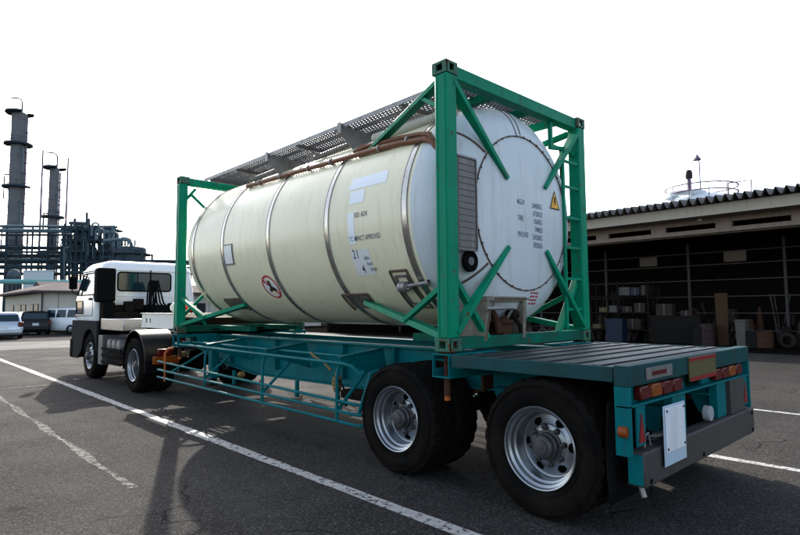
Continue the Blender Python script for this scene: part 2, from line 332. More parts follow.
# ------------------------------------------------------------------ wheels
def tyre_mesh(name, Rr=.51, Ri=.292, w=.27):
    """axis X, outer face at x=0, body runs to +w"""
    n = 108; hw = w/2; prof = []
    prof += [(Ri, .012), (Ri+.012, .002), (Ri+.05, -.012), (Ri+.10, -.020), (Rr-.085, -.018), (Rr-.05, -.008), (Rr-.022, .004)]
    tread = []
    ribs = [.010, .058, .066, .108, .116, .154, .162, .204, .212, .260]
    vs = []; fs = []; cols = []
    for i in range(n):
        a = 2*math.pi*i/n; c, q = math.cos(a), math.sin(a)
        col = [(r, t) for r, t in prof]
        for k in range(0, 10, 2):
            shift = (k//2) % 2
            cut = ((i + shift*2) % 4 == 0)
            d = .016 if cut else 0.
            edge = .006 if k in (0, 8) else 0
            col += [(Rr-.017, ribs[k]), (Rr-d-(edge if k == 0 else 0), ribs[k]+.001), (Rr-d-(edge if k == 8 else 0), ribs[k+1]-.001), (Rr-.017, ribs[k+1])]
        col += [(Rr-.022, w-.004), (Rr-.05, w+.008), (Rr-.085, w+.018), (Ri+.10, w+.02), (Ri, w-.012), (Ri, .012)]
        for r, t in col: vs.append((t, r*c, r*q))
        m = len(col)
    for i in range(n):
        j = (i+1) % n
        for k in range(m-1): fs.append((i*m+k, j*m+k, j*m+k+1, i*m+k+1))
    b = MB(); b.add(vs, fs)
    # moulded rings on the sidewall
    for rr, t in ((.335, -.012), (.455, -.020)):
        b.lathe([(rr-.006, t+.006), (rr-.003, t-.004), (rr+.003, t-.004), (rr+.006, t+.006)], (0, 0, 0), 'X', 72)
    return b.mesh(name, 'rubber', smooth=30)
def rim_mesh(name, deep=True):
    if deep: prof = [(.300, .004), (.304, -.006), (.298, -.014), (.289, -.010), (.284, .014), (.272, .022), (.266, .026), (.262, .060), (.255, .066), (.246, .070), (.242, .125), (.238, .155), (.228, .160), (.216, .160), (.196, .154), (.176, .146), (.160, .138), (.150, .130), (.09, .128)]
    else: prof = [(.300, .004), (.304, -.004), (.299, -.010), (.288, -.008), (.280, .012), (.262, .030), (.255, .060), (.246, .075), (.236, .070), (.220, .052), (.200, .030), (.178, .012), (.160, .002), (.150, -.004), (.09, -.008)]
    fine = []
    for (r0, t0), (r1, t1) in zip(prof, prof[1:]):
        m = 5 if .14 < (r0+r1)/2 < .226 else 1
        fine += [(r0+(r1-r0)*q/m, t0+(t1-t0)*q/m) for q in range(m)]
    prof = fine+[prof[-1]]; n = 192
    def skip(i, k):
        r = (prof[k][0]+prof[k+1][0])/2; a = ((i+.5) % 32-16)*2*math.pi/n
        return (a*.188/.037)**2+((r-.188)/.028)**2 < 1
    b = MB(); b.lathe(prof, (0, 0, 0), 'X', n, skip=skip)
    b.lathe([(.235, .152 if deep else .08), (.235, .26)], (0, 0, 0), 'X', 48)
    return b.mesh(name, 'rim', smooth=40)
def drum_mesh(deep=True):
    b = MB(); x = .175 if deep else .10
    b.lathe([(.0, x), (.234, x), (.234, .26), (0, .26)], (0, 0, 0), 'X', 32); return b.mesh('brake_drum', 'drum')
def hub_mesh(deep=True):
    b = MB(); z = 0. if deep else -.10
    b.lathe([(.118, .130+z), (.116, .118+z), (.100, .114+z), (.096, .085+z), (.086, .076+z), (.082, .040+z), (.070, .028+z), (.056, .026+z), (.054, .014+z), (.030, .010+z), (0, .010+z)], (0, 0, 0), 'X', 32)
    return b.mesh('hub', 'hub', smooth=35)
def nuts_mesh(deep=True):
    b = MB(); z = 0. if deep else -.125
    for k in range(8):
        a = 2*math.pi*(k+.5)/8; c, q = .138*math.cos(a), .138*math.sin(a)
        b.lathe([(.024, .132+z), (.022, .100+z), (.018, .096+z), (.011, .095+z), (.010, .076+z), (0, .074+z)], (0, c, q), 'X', 6)
    return b.mesh('wheel_nuts', 'hub', smooth=0)
WM = {}
for key, dp in (('deep', True), ('flat', False)):
    WM[key] = (rim_mesh('wheel', dp), tyre_mesh('tyre'), drum_mesh(dp), hub_mesh(dp), nuts_mesh(dp))
def wheel(parent, x, y, z=.506, kind='deep', side=-1, spin=0., plain=False):
    """side -1: outer face towards -X"""
    rm, ty, dr, hb, nu = WM[kind]
    rot = (spin, 0, 0) if side < 0 else (spin, 0, math.pi)
    w = inst('wheel', rm, parent, (x, y, z), rot)
    inst('tyre', ty, w, sub=True); 
    if not plain: inst('brake_drum', dr, w, sub=True); inst('hub', hb, w, sub=True); inst('wheel_nuts', nu, w, sub=True)['kind'] = 'stuff'
    return w

# ------------------------------------------------------------------ tank container
CW, CL, CZ0, CZ1 = 1.219, 6.058, 1.158, 3.749
TR, TZ = 1.17, 2.50                                # tank radius, axis height
T = thing('tank_container', 'large cream cylindrical tank container in a green steel frame on the trailer', 'tank container', (0, CL/2, CZ0))
def casting(x, y, z, sx, sy, up):
    """corner casting with real apertures: outer faces made as rings round the holes"""
    b = MB(); w, l, h = .162, .178, .118; t = .022
    x0, x1 = (x, x+w) if sx < 0 else (x-w, x); y0, y1 = (y, y+l) if sy < 0 else (y-l, y); z0, z1 = (z-h, z) if up else (z, z+h)
    def plate(ax, pos, th, a0, a1, b0, b1, ha, hb):
        ca, cb = (a0+a1)/2, (b0+b1)/2
        def P(p0, p1, q0, q1):
            if ax == 'x': b.box(min(pos, pos+th), max(pos, pos+th), p0, p1, q0, q1)
            else: b.box(p0, p1, min(pos, pos+th), max(pos, pos+th), q0, q1)
        P(a0, ca-ha, b0, b1); P(ca+ha, a1, b0, b1); P(ca-ha, ca+ha, b0, cb-hb); P(ca-ha, ca+ha, cb+hb, b1)
    ox = x0 if sx < 0 else x1; oy = y0 if sy < 0 else y1
    plate('x', ox, t if sx < 0 else -t, y0+.001, y1-.001, z0+.001, z1-.001, .038, .030)
    plate('y', oy+(.001 if sy < 0 else -.001), t if sy < 0 else -t, x0+.0015, x1-.0015, z0+.0015, z1-.0015, .030, .030)
    b.box(x0+.003, x1-.003, y0+.003, y1-.003, z1-t, z1-.002); b.box(x0+.003, x1-.003, y0+.003, y1-.003, z0+.002, z0+t)
    ix = x1 if sx < 0 else x0; iy = y1 if sy < 0 else y0
    b.box(min(ix, ix+(-t if sx < 0 else t)), max(ix, ix+(-t if sx < 0 else t)), y0+.004, y1-.004, z0+.004, z1-.004)
    b.box(x0+.004, x1-.004, min(iy, iy+(-t if sy < 0 else t)), max(iy, iy+(-t if sy < 0 else t)), z0+.004, z1-.004)
    return b.build('corner_casting', 'casting', T, bevel=.004)
for sx, x in ((-1, -CW), (1, CW)):
    for sy, y in ((-1, 0.), (1, CL)):
        for up, z in ((True, CZ1), (False, CZ0)): casting(x, y, z, sx, sy, up)
        # post: folded section with a recessed outer corner strip
        xa, xb = (x+.006, x+.142) if sx < 0 else (x-.142, x-.006); ya, yb = (y+.006, y+.150) if sy < 0 else (y-.150, y-.006)
        b = MB(); b.box(xa, xb, ya, yb, CZ0+.118, CZ1-.118)
        p = b.build('corner_post', 'green', T, bevel=.010)
        rb = MB()                       # proud edge strips on the two outer faces
        xo = xa if sx < 0 else xb; yo = ya if sy < 0 else yb
        for q in (0.018, .112): rb.box(xo-.006, xo+.006, min(yo-sy*q, yo-sy*(q+.016)), max(yo-sy*q, yo-sy*(q+.016)), CZ0+.14, CZ1-.14)
        rb.build('post_rib', 'green', p, bevel=.002)
for y, sy in ((.03, -1), (CL-.15, 1)):
    b = MB(); b.box(-CW+.163, CW-.163, y, y+.12, CZ1-.135, CZ1-.012); b.build('top_cross_beam', 'green', T, bevel=.006)
    b = MB(); b.box(-CW+.163, CW-.163, y+.01, y+.13, CZ0+.012, CZ0+.120); b.build('bottom_cross_beam', 'green_dirty', T, bevel=.006)
# tank body
def head(sign, y0):
    pts = [(0, .010), (.3, .014), (.6, .028), (.79, .050), (.90, .082), (.98, .118), (1.05, .170), (1.10, .225), (1.14, .30), (1.16, .38), (1.169, .46), (TR, .52)]
    return [(r, y0+sign*t) for r, t in pts]
HEAD = [(0, .010), (.3, .014), (.6, .028), (.79, .050), (.90, .082), (.98, .118), (1.05, .170), (1.10, .225), (1.14, .30), (1.16, .38), (1.169, .46), (1.17, .52)]
def heady(x, z):
    r = math.hypot(x, z-TZ)
    for (r0, t0), (r1, t1) in zip(HEAD, HEAD[1:]):
        if r0 <= r <= r1: return t0+(t1-t0)*(r-r0)/(r1-r0)
    return .52
b = MB(); b.lathe([(TR, .52+4.98*i/16+0*i) for i in range(17)], (0, 0, TZ), 'Y', 128); shell = b.build('tank_shell', 'cream', T, smooth=40)
b = MB(); b.lathe(head(1, 0.), (0, 0, TZ), 'Y', 128); rear_head = b.build('rear_head', 'tank_end', T, smooth=50); rear_head['label'] = 'pale blue-white domed rear end with rivet circle'
b = MB(); b.lathe(head(-1, 6.02), (0, 0, TZ), 'Y', 96); b.build('front_head', 'cream', T, smooth=50)
for yb in (.60, 1.86, 3.14, 4.43, 5.46):
    b = MB(); b.lathe([(TR-.004, yb-.038), (TR+.007, yb-.037), (TR+.007, yb+.037), (TR-.004, yb+.038)], (0, 0, TZ), 'Y', 128); s_ = b.build('strap_band', 'steel_band', T, smooth=30)
    c = MB(); 
    for s2 in (-.037, .037): c.lathe([(TR-.002, yb+s2-.004), (TR+.010, yb+s2-.003), (TR+.010, yb+s2+.003), (TR-.002, yb+s2+.004)], (0, 0, TZ), 'Y', 96)
    c.build('band_edge', 'galv', s_)
# rear head: rivet circle, gore seams
b = MB()
for k in range(96):
    a0, a1 = 2*math.pi*k/96, 2*math.pi*(k+1)/96
b.lathe([(.785, .046), (.786, .038), (.795, .040), (.797, .050)], (0, 0, TZ), 'Y', 128); ring = b.build('lap_seam', 'seam', rear_head)
c = MB()
for k in range(40):
    a = 2*math.pi*k/40; c.lathe([(.011, 0), (.008, -.008), (0, -.010)], (.79*math.cos(a), .036, TZ+.79*math.sin(a)), 'Y', 8)
c.build('rivets', 'seam', rear_head, kind='stuff')
def surf_strip(angle, r0, r1, w, off, name, m):
    b = MB(); ca, sa = math.cos(angle), math.sin(angle)
    def fn(u, v):
        r = r0+(r1-r0)*u; t = (v-.5)*w; x = r*ca - t*sa; z = TZ + r*sa + t*ca
        return (x, heady(x, z)-off, z)
    b.grid(fn, 16, 1); return b.build(name, m, rear_head, solid=.006)
for an in (R(140), R(222), R(318), R(40)): surf_strip(an, .81, 1.16, .022, .004, 'gore_seam', 'seam')
for an in (R(92), R(97)): surf_strip(an, .81, 1.16, .008, .003, 'gore_seam', 'seam')
# markings on the rear head
def on_head(name, geo, x, z, m, off=.006, parent=rear_head):
    vs, fs = geo; b = MB(); b.add([(x+u, heady(x+u, z+v)-off, z+v) for u, v in vs], fs); return b.build(name, m, parent, smooth=0)
tx0 = -.17
for i, (l_, r_) in enumerate((('M.G.W.', '30480KG'), ('', '67200LB'), ('TARE', '3560KG'), ('', '7848LB'), ('PAYLOAD', '26920KG'), ('', '59350LB'))):
    z = 2.575 - i*.082
    if l_: on_head('lettering', text_geo(l_, .076, sx=.50), tx0, z, 'ink')
    on_head('lettering', text_geo(r_, .076, 'RIGHT', .58), tx0+.44, z-.012, 'ink')
tri = [(0, 0), (.21, 0), (.105, .21)]
on_head('hazard_sign', (tri, [(0, 1, 2)]), .44, 2.60, 'yellow_sign', .008)
def tri_ring(w=.018):
    o = [Vector((*p, 0)) for p in tri]; c = (o[0]+o[1]+o[2])/3
    i = [c+(p-c)*.84 for p in o]; vs = [(p.x, p.y) for p in o+i]; return vs, [(k, (k+1) % 3, 3+(k+1) % 3, 3+k) for k in range(3)]
on_head('hazard_sign_border', tri_ring(), .44, 2.60, 'black_ink', .0095)
on_head('hazard_bolt', ([(.10, .135), (.125, .14), (.108, .095), (.128, .095), (.095, .03), (.102, .08), (.083, .08)], [(0, 1, 2, 3, 4, 5, 6)]), .44, 2.60, 'black_ink', .011)
stamp = MB()
def stamp_geo():
    vs, fs = [], []
    for j in range(4):
        for i in range(3):
            o = len(vs); u, v = i*.052, j*.036; w = .040 if (i+j) % 3 else .028
            vs += [(u, v), (u+w, v), (u+w, v+.016), (u, v+.016)]; fs.append((o, o+1, o+2, o+3))
    return vs, fs
on_head('red_stamp', stamp_geo(), .10, 1.57, 'red_ink')
# document panel, gauge, outlet box on the rear head
b = MB(); b.box(-1.06, -.80, .030, .045, 2.07, 2.90); dp = b.build('document_panel', 'panel_grey', T, bevel=.003)
for k in range(14): c = MB(); c.box(-1.045, -.815, .024, .0295, 2.085+k*.058, 2.085+k*.058+.050); c.build('panel_row', 'panel_grey', dp, bevel=.002)
c = MB(); c.box(-1.065, -.795, .018, .050, 2.052, 2.069); c.box(-1.065, -.795, .018, .050, 2.901, 2.918); c.box(-.802, -.79, .017, .049, 2.07, 2.90); c.build('panel_frame', 'galv_dark', dp)
for zz in (2.8, 2.15): c = MB(); c.bar((-.92, .046, zz), (-.92, heady(-.92, zz)+.02, zz), .03); c.build('panel_bracket', 'galv_dark', dp)
gx, gz = -.83, 1.965; gy = heady(gx, gz)
b = MB(); b.lathe([(.05, gy+.02), (.05, gy-.02), (.098, gy-.02), (.098, gy-.055), (.088, gy-.060), (.084, gy-.053), (0, gy-.053)], (gx, 0, gz), 'Y', 32); gg = b.build('gauge', 'black_plastic', T)
b = MB(); b.lathe([(.040, gy-.054), (.038, gy-.058), (0, gy-.059)], (gx, 0, gz), 'Y', 24); b.build('gauge_dial', 'grey_plastic', gg)
# outlet box: frame of cream plate round a dark opening with a valve
fx = lambda x, z: heady(x, z)
b = MB()
def op(u, v, top=True): pass
oz0, oz1, ox0, ox1 = 1.235, 1.60, -.60, -.06
y_f = -.0
b.box(ox0-.05, ox1+.05, .035, .30, oz1, oz1+.045)
b.prism([(ox0-.10, .035, oz0), (ox0-.05, .035, oz0), (ox0, .035, oz1), (ox0-.05, .035, oz1)], (0, .33, 0)); b.prism([(ox1, .035, oz1), (ox1+.05, .035, oz1), (ox1+.02, .035, oz0), (ox1-.03, .035, oz0)], (0, .33, 0))
ob = b.build('outlet_box', 'box_grime', T, bevel=.004)
b = MB(); b.prism([(ox0-.07, .30, oz0), (ox1-.06, .30, oz0), (ox1, .30, oz1), (ox0, .30, oz1)], (0, .05, 0)); b.build('outlet_back', 'rusty', ob)
b = MB(); b.lathe([(.07, 0), (.07, .02), (.045, .03), (.045, .12), (.10, .12), (.10, .15), (.0, .15)], (-.30, .12, 1.27), 'Z', 20); b.lathe([(.0, -.02), (.095, -.02), (.095, .02), (.05, .03), (.05, .14)], (-.30, .09, 1.36), 'Y', 24); b.build('outlet_valve', 'rusty', ob)
b = MB(); b.tube([(-.42, .16, 1.50), (-.43, .10, 1.42), (-.44, .06, 1.30), (-.44, .05, 1.285)], .035, 10); b.build('drain_pipe', 'rusty', ob)
b = MB(); b.lathe([(0, -.06), (.05, -.055), (.06, 0), (.05, .055), (0, .06)], (-.20, .08, 1.47), 'X', 14); b.tube([(-.20, .08, 1.47), (-.14, .03, 1.36), (-.13, .03, 1.29)], .022, 8); b.build('relief_valve', 'underbody', ob)
b = MB(); b.tube([(-.72, -.01, 1.53), (-.30, .0, 1.535)], .016, 8); b.tube([(-.30, .0, 1.535), (-.30, .06, 1.44)], .014, 8); b.build('valve_handle', 'galv', ob)
b = MB(); b.tube([(-.68, .03, 1.25), (-.61, .03, 1.50), (-.53, .03, 1.625), (.02, .03, 1.625)], .009, 6); b.build('outlet_gasket', 'seam', ob)
# frame-to-tank braces, tapered
def brace(a, e, w0=.10, w1=.05, t=.05, name='brace', up=(0, 1, 0)):
    b = MB(); b.bar(a, e, t, w0, t*.9, w1, up=up); return b.build(name, 'green', T, bevel=.004)
def on_cyl(y, ang, r=TR): return (-r*math.cos(R(ang)), y, TZ+r*math.sin(R(ang)))
for s in (-1, 1):
    brace((s*1.10, .06, 3.58), (s*.33, .0, 2.80), .12, .022); brace((s*1.10, .06, 1.32), (s*.33, .0, 2.13), .13, .022)
    brace((s*1.09, .10, 1.86), (s*.62, .07, 1.26), .07, .07)
    for sy, y0, ye in ((1, .14, 1.45), (-1, CL-.14, CL-1.40)):
        t0 = on_cyl(ye, 43); b0 = on_cyl(ye+sy*.2, -50)
        brace((s*1.14, y0, 3.60), (-s*t0[0], t0[1], t0[2]), .09, .09, .05, up=(1, 0, 0)) if sy > 0 else None
        brace((s*1.13, y0, 1.29), (-s*b0[0], b0[1], b0[2]), .11, .10, .06, up=(1, 0, 0))
        brace((s*1.15, y0+sy*.01, 1.72), (s*1.02, y0+sy*.62, 1.42), .06, .06, .05, up=(1, 0, 0))
    brace((s*1.15, .15, 3.36), (s*1.09, .42, 3.53), .05, .05, .04, up=(1, 0, 0))
    brace((s*1.14, CL-.06, 3.30), (s*.92, CL-.07, 3.58), .06, .06, .05)
    brace((s*1.02, CL-.10, 3.48), (s*.75, CL-.30, 3.15), .05, .05, .04)
    brace((s*1.12, CL-.06, 1.80), (s*.70, CL-.07, 1.28), .06, .06, .05); brace((s*1.12, CL-.06, 1.40), (s*.70, CL-.12, 1.85), .05, .05, .05)
    b = MB(); b.box(s*.42-.06, s*.42+.06, .10, 1.2, CZ0+.03, CZ0+.11); b.build('saddle_rail', 'green_dirty', T, bevel=.004)
    b = MB(); b.box(s*.42-.06, s*.42+.06, CL-1.2, CL-.10, CZ0+.03, CZ0+.11); b.build('saddle_rail', 'green_dirty', T, bevel=.004)
# ladder by the right post
ld = MB(); ld.box(.735, .775, .02, .05, 1.30, 3.20); ld = ld.build('ladder', 'green', T, bevel=.004)
for z in (1.50, 1.84, 2.19, 2.53, 2.88, 3.17):
    b = MB(); b.box(.776, 1.078, .022, .048, z, z+.028); b.build('rung', 'green', ld)
b = MB(); b.tube([(.93, .16, 1.35), (.93, .16, 3.40)], .018, 8); b.build('vent_pipe', 'rusty', T)
b = MB(); b.bar((.62, .10, 3.30), (.62, .10, 3.62), .04); b.bar((.62, .10, 3.32), (.98, .08, 3.36), .04); b.bar((.95, .08, 3.36), (1.07, .08, 3.30), .04); b.build('step_hoop', 'green', T)
# walkway
def grating(x0, x1, y0, y1, z, along='y'):
    b = MB(); L = (y1-y0) if along == 'y' else (x1-x0); Wd = (x1-x0) if along == 'y' else (y1-y0)
    nb = max(2, int(round(Wd/.045)))
    for i in range(nb+1):
        t = Wd*i/nb
        wide = .022 if i % 5 == 0 else .007
        if along == 'y': b.box(x0+t-wide/2, x0+t+wide/2, y0, y1, z-.018, z)
        else: b.box(x0, x1, y0+t-wide/2, y0+t+wide/2, z-.018, z)
        if i < nb:
            nc = int(L/.055)
            for k in range(nc):
                q = L*(k+(.5 if i % 2 else 0))/nc
                if along == 'y': b.box(x0+t, x0+t+Wd/nb, y0+q, y0+q+.011, z-.014, z-.003)
                else: b.box(x0+q, x0+q+.011, y0+t, y0+t+Wd/nb, z-.014, z-.003)
    return b
wk = MB(); wk.box(-.845, -.83, .62, 5.82, 3.690, 3.742); wk.box(-.145, -.130, .62, 5.82, 3.690, 3.742); wk = wk.build('walkway', 'galv', T)
grating(-.83, -.145, .62, 5.82, 3.735).build('grating', 'galv_dark', wk, kind='stuff'); grating(-.845, .98, .17, .60, 3.735, 'x').build('grating', 'galv_dark', wk, kind='stuff')
for y in (.17, .605): 
    b = MB(); b.box(-.845, .98, y-.008, y+.008, 3.69, 3.742); b.build('walkway_edge', 'galv', wk)
for y in (1.0, 2.15, 3.0, 3.75, 4.7, 5.6): b = MB(); b.box(-.83, -.145, y-.02, y+.02, 3.66, 3.712); b.build('walkway_bearer', 'galv_dark', wk)
for x in (-.35, .3, .85): b = MB(); b.box(x-.04, x+.04, .17, .60, 3.64, 3.712); b.build('walkway_bearer', 'green', wk)
for y in (2.02, 3.72):
    b = MB(); b.prism([(-.86, y, 3.745), (-.86, y, 3.64), (-.66, y, 3.46), (-.36, y, 3.58), (-.28, y, 3.70)], (0, .012, 0)); k = b.build('walkway_bracket', 'galv', wk)
    b = MB(); b.box(-.872, -.861, y-.03, y+.045, 3.62, 3.752); b.build('bracket_flange', 'galv', k)
    b = MB(); b.tube([(-.62, y+.01, 3.56), (-.60, y+.9, 3.55)], .035, 10); b.build('walkway_tube', 'galv_dark', wk)
b = MB(); b.box(-.25, .45, 1.75, 3.45, 3.55, 3.715); sb = b.build('spill_box', 'cream', T, bevel=.02)
b = MB(); b.lathe([(.27, 0), (.27, .03), (.20, .05), (0, .055)], (.1, 2.6, 3.68), 'Z', 28); b.build('manhole_lid', 'galv', sb)
# brown pipe along the flank, ribbed hose
b = MB(); P = [on_cyl(4.36-.02, 50, TR-.02), on_cyl(4.34, 48, TR+.035)]+[on_cyl(4.3-i*.38, 45.5-i*.95, TR+.040) for i in range(10)]+[on_cyl(.62, 35, TR+.03), on_cyl(.50, 34.2, TR+.03), on_cyl(.38, 32, TR+.01), ony(440, 154, .30), ony(448, 166, .24), ony(457, 180, .19), ony(466, 192, .15)]
b.tube(P, .030, 10); bp_ = b.build('steam_pipe', 'brown_pipe', T)
b = MB(); b.tube([on_cyl(1.62, 47, TR+.045), on_cyl(1.66, 41, TR+.05), on_cyl(1.5, 43.5, TR+.05), on_cyl(.9, 40.5, TR+.05), on_cyl(.62, 39, TR+.04), on_cyl(.46, 37, TR+.03), ony(437, 146, .34), ony(446, 157, .27), ony(455, 171, .21)], .026, 10); b.build('return_pipe', 'brown_pipe', bp_)
for y in (.75, 1.2, 2.1, 2.6, 3.3, 3.9): b = MB(); an = 45.5-(4.3-y)/.38*.95; b.lathe([(.026, -.012), (.040, -.012), (.040, .012), (.026, .012)], on_cyl(y, an, TR+.040), 'Y', 12); b.build('pipe_clip', 'galv', bp_)
b = MB(); pts = []; rad = []
for i in range(56): q = i/55; pts.append(on_cyl(1.55-1.15*q, 53+4*q, TR+.045-.02*q)); rad.append(.058 if i % 2 else .045)
b.tube(pts, .08, 14, radii=rad); b.build('ribbed_hose', 'hose', T, smooth=60)
# things stuck on the flank
def flank(name, m, geo=None, y=0., ang=0., off=.003, rect=None, parent=shell):
    """geo in (u to the rear, v up) metres"""
    b = MB(); r = TR+off
    def q(u, v): a = R(ang)+v/TR; return (-r*math.cos(a), y-u, TZ+r*math.sin(a))
    if rect:
        u0, v0, u1, v1 = rect; b.grid(lambda s, t: q(u0+(u1-u0)*s, v0+(v1-v0)*t), 4, 6)
    else: vs, fs = geo; b.add([q(u, v) for u, v in vs], fs)
    return b.build(name, m, parent, smooth=0)
flank('blank_sticker', 'sticker', y=1.50, ang=16, rect=(0, -.02, .60, .115), off=.002); flank('blank_sticker', 'sticker', y=1.46, ang=9, rect=(0, -.04, .24, .10), off=.002); flank('blank_sticker', 'sticker', y=1.48, ang=-6, rect=(0, -.16, .11, .17), off=.002)
flank('lettering', 'ink', text_geo('RID ADR', .075, sx=.68), y=1.36, ang=-.5, off=.004); flank('lettering', 'ink', text_geo('TC IMPACT APPROVED', .075, sx=.60), y=1.47, ang=-12.5, off=.004)
flank('code_panel', 'white_sticker', y=1.50, ang=-24, rect=(0, -.15, .30, .14), off=.002)
flank('lettering', 'ink', text_geo('21', .14, sx=.75), y=1.47, ang=-21.5, off=.004); flank('lettering', 'ink', text_geo('4', .14, sx=.75), y=1.39, ang=-30.0, off=.004)
for i, t in enumerate(('dm', 'bar', 'test')): flank('lettering', 'ink', text_geo(t, .07, sx=.9), y=1.30-.02*i, ang=-22.8-3.1*i, off=.004)
def disc(r0, r1, n=36):
    vs = []; fs = []
    for k in range(n): a = 2*math.pi*k/n; vs += [(r0*math.cos(a), r0*math.sin(a)), (r1*math.cos(a), r1*math.sin(a))]
    return vs, [(2*k, 2*k+1, 2*((k+1) % n)+1, 2*((k+1) % n)) for k in range(n)]
ps = flank('prohibition_sign', 'white_sticker', disc(.01, .185), y=3.40, ang=-35, off=.002)
flank('prohibition_ring', 'red_ink', disc(.156, .182), y=3.40, ang=-35, off=.004)
flank('prohibition_figure', 'black_ink', ([(-.03, .11), (.03, .10), (.035, .02), (.10, -.02), (.105, -.06), (.0, -.05), (-.06, -.08), (-.07, -.04), (-.025, 0)], [(0, 1, 2, 3, 4, 5, 6, 7, 8)]), y=3.40, ang=-35, off=.004)
flank('prohibition_slash', 'red_ink', ([(-.120, .096), (-.096, .120), (.120, -.096), (.096, -.120)], [(0, 1, 2, 3)]), y=3.40, ang=-35, off=.0055)
ph = flank('placard_holder', 'galv_dark', y=4.38, ang=-9, rect=(0, -.15, .27, .15), off=.008); flank('placard', 'white_sticker', y=4.36, ang=-9, rect=(0, -.13, .23, .13), off=.012)
flank('rail_plate', 'galv_dark', y=1.72, ang=-47, rect=(-.06, -.02, .16, .02), off=.012); flank('rail_plate', 'galv_dark', y=4.75, ang=-47, rect=(-.1, -.02, .16, .02), off=.012)
# steam inlet recess frame on the flank
b = MB()
def fb(y0, a0, y1, a1):
    b.tube([on_cyl(y0+(y1-y0)*i/6, a0+(a1-a0)*i/6, TR+.006) for i in range(7)], .014, 6)
fb(.98, -30, .74, -30); fb(.98, -30, .98, -54); fb(.74, -30, .70, -54); fb(.98, -54, .70, -54)
iv = b.build('inlet_frame', 'seam', T)
for y0_, y1_ in ((1.98, 1.52), (4.98, 4.50)):
    b = MB(); fb(y0_, -43, y1_, -43); fb(y0_, -43, y0_, -56); fb(y1_, -43, y1_, -56); b.build('brace_pad_frame', 'seam', T)
    flank('brace_pad', 'box_grime', y=y0_-.03, ang=-49, rect=(0, -.12, abs(y0_-y1_)-.06, .10), off=.003)
b = MB(); fb(.93, -33, .77, -33); fb(.93, -33, .93, -51); fb(.77, -33, .745, -51); fb(.93, -51, .745, -51); b.build('inlet_inner_frame', 'galv_dark', iv)
b = MB(); b.lathe([(.055, .02), (.055, -.07), (.035, -.075), (.035, -.10)], (0, 0, 0), 'Y', 16); p0 = Vector(on_cyl(.86, -38, TR+.05))
b.v = [Vector((v.x+p0.x, v.y+p0.y, v.z+p0.z)) for v in b.v]; b.tube([p0, p0+Vector((-.03, -.38, .03))], .018, 8); b.lathe([(.03, -.40), (.03, -.375), (.018, -.37)], (p0.x-.03, p0.y, p0.z+.03), 'Y', 10); b.build('inlet_cock', 'galv', iv)

# ------------------------------------------------------------------ semi-trailer
L = thing('semi_trailer', 'teal container trailer chassis with twin rear axles and open side guards', 'trailer', (0, 2.5, 0))
W1Y, W2Y = .705, -.848
for s in (-1, 1):
    x = s*.46
    web = [(x, 6.6, 1.10), (x, 6.6, .86), (x, 5.6, .66), (x, 4.6, .56), (x, 1.9, .60), (x, 1.25, .76), (x, -1.50, .80), (x, -1.50, 1.10)]
    b = MB(); b.prism([(p[0]-.006, p[1], p[2]) for p in web], (.012, 0, 0)); mbm = b.build('main_beam', 'teal', L)
    b = MB(); b.box(x-.085, x+.085, -1.50, 6.6, 1.100, 1.120); b.build('top_flange', 'teal', mbm, bevel=.003)
    b = MB()
    for p, q in zip(web[1:], web[2:-1]): b.bar((p[0], p[1], p[2]-.008), (q[0], q[1], q[2]-.008), .17, .016)
    b.build('bottom_flange', 'teal', mbm)
    for y in (5.4, 4.0, 2.4, 1.45): b = MB(); b.box(min(x+s*.008, x+s*.08), max(x+s*.008, x+s*.08), y-.006, y+.006, .66, 1.099); b.build('web_stiffener', 'teal', mbm)
    for y in (4.87, 3.18, 1.62):
        b = MB(); b.prism([(x+s*.09, y-.005, 1.098), (s*1.17, y-.005, 1.03), (s*1.17, y-.005, .96), (x+s*.01, y-.005, .74)], (0, .010, 0))
        b.prism([(x+s*.09, y-.045, 1.098), (s*1.17, y-.045, 1.03), (s*1.17, y-.045, 1.022), (x+s*.09, y-.045, 1.09)], (0, .09, 0)); b.build('outrigger', 'teal', L)
for y in (6.3, 5.1, 3.9, 2.9, 1.8, -.05, -1.2): b = MB(); b.box(-.453, .453, y-.05, y+.05, .90, 1.02); b.build('cross_member', 'teal', L)
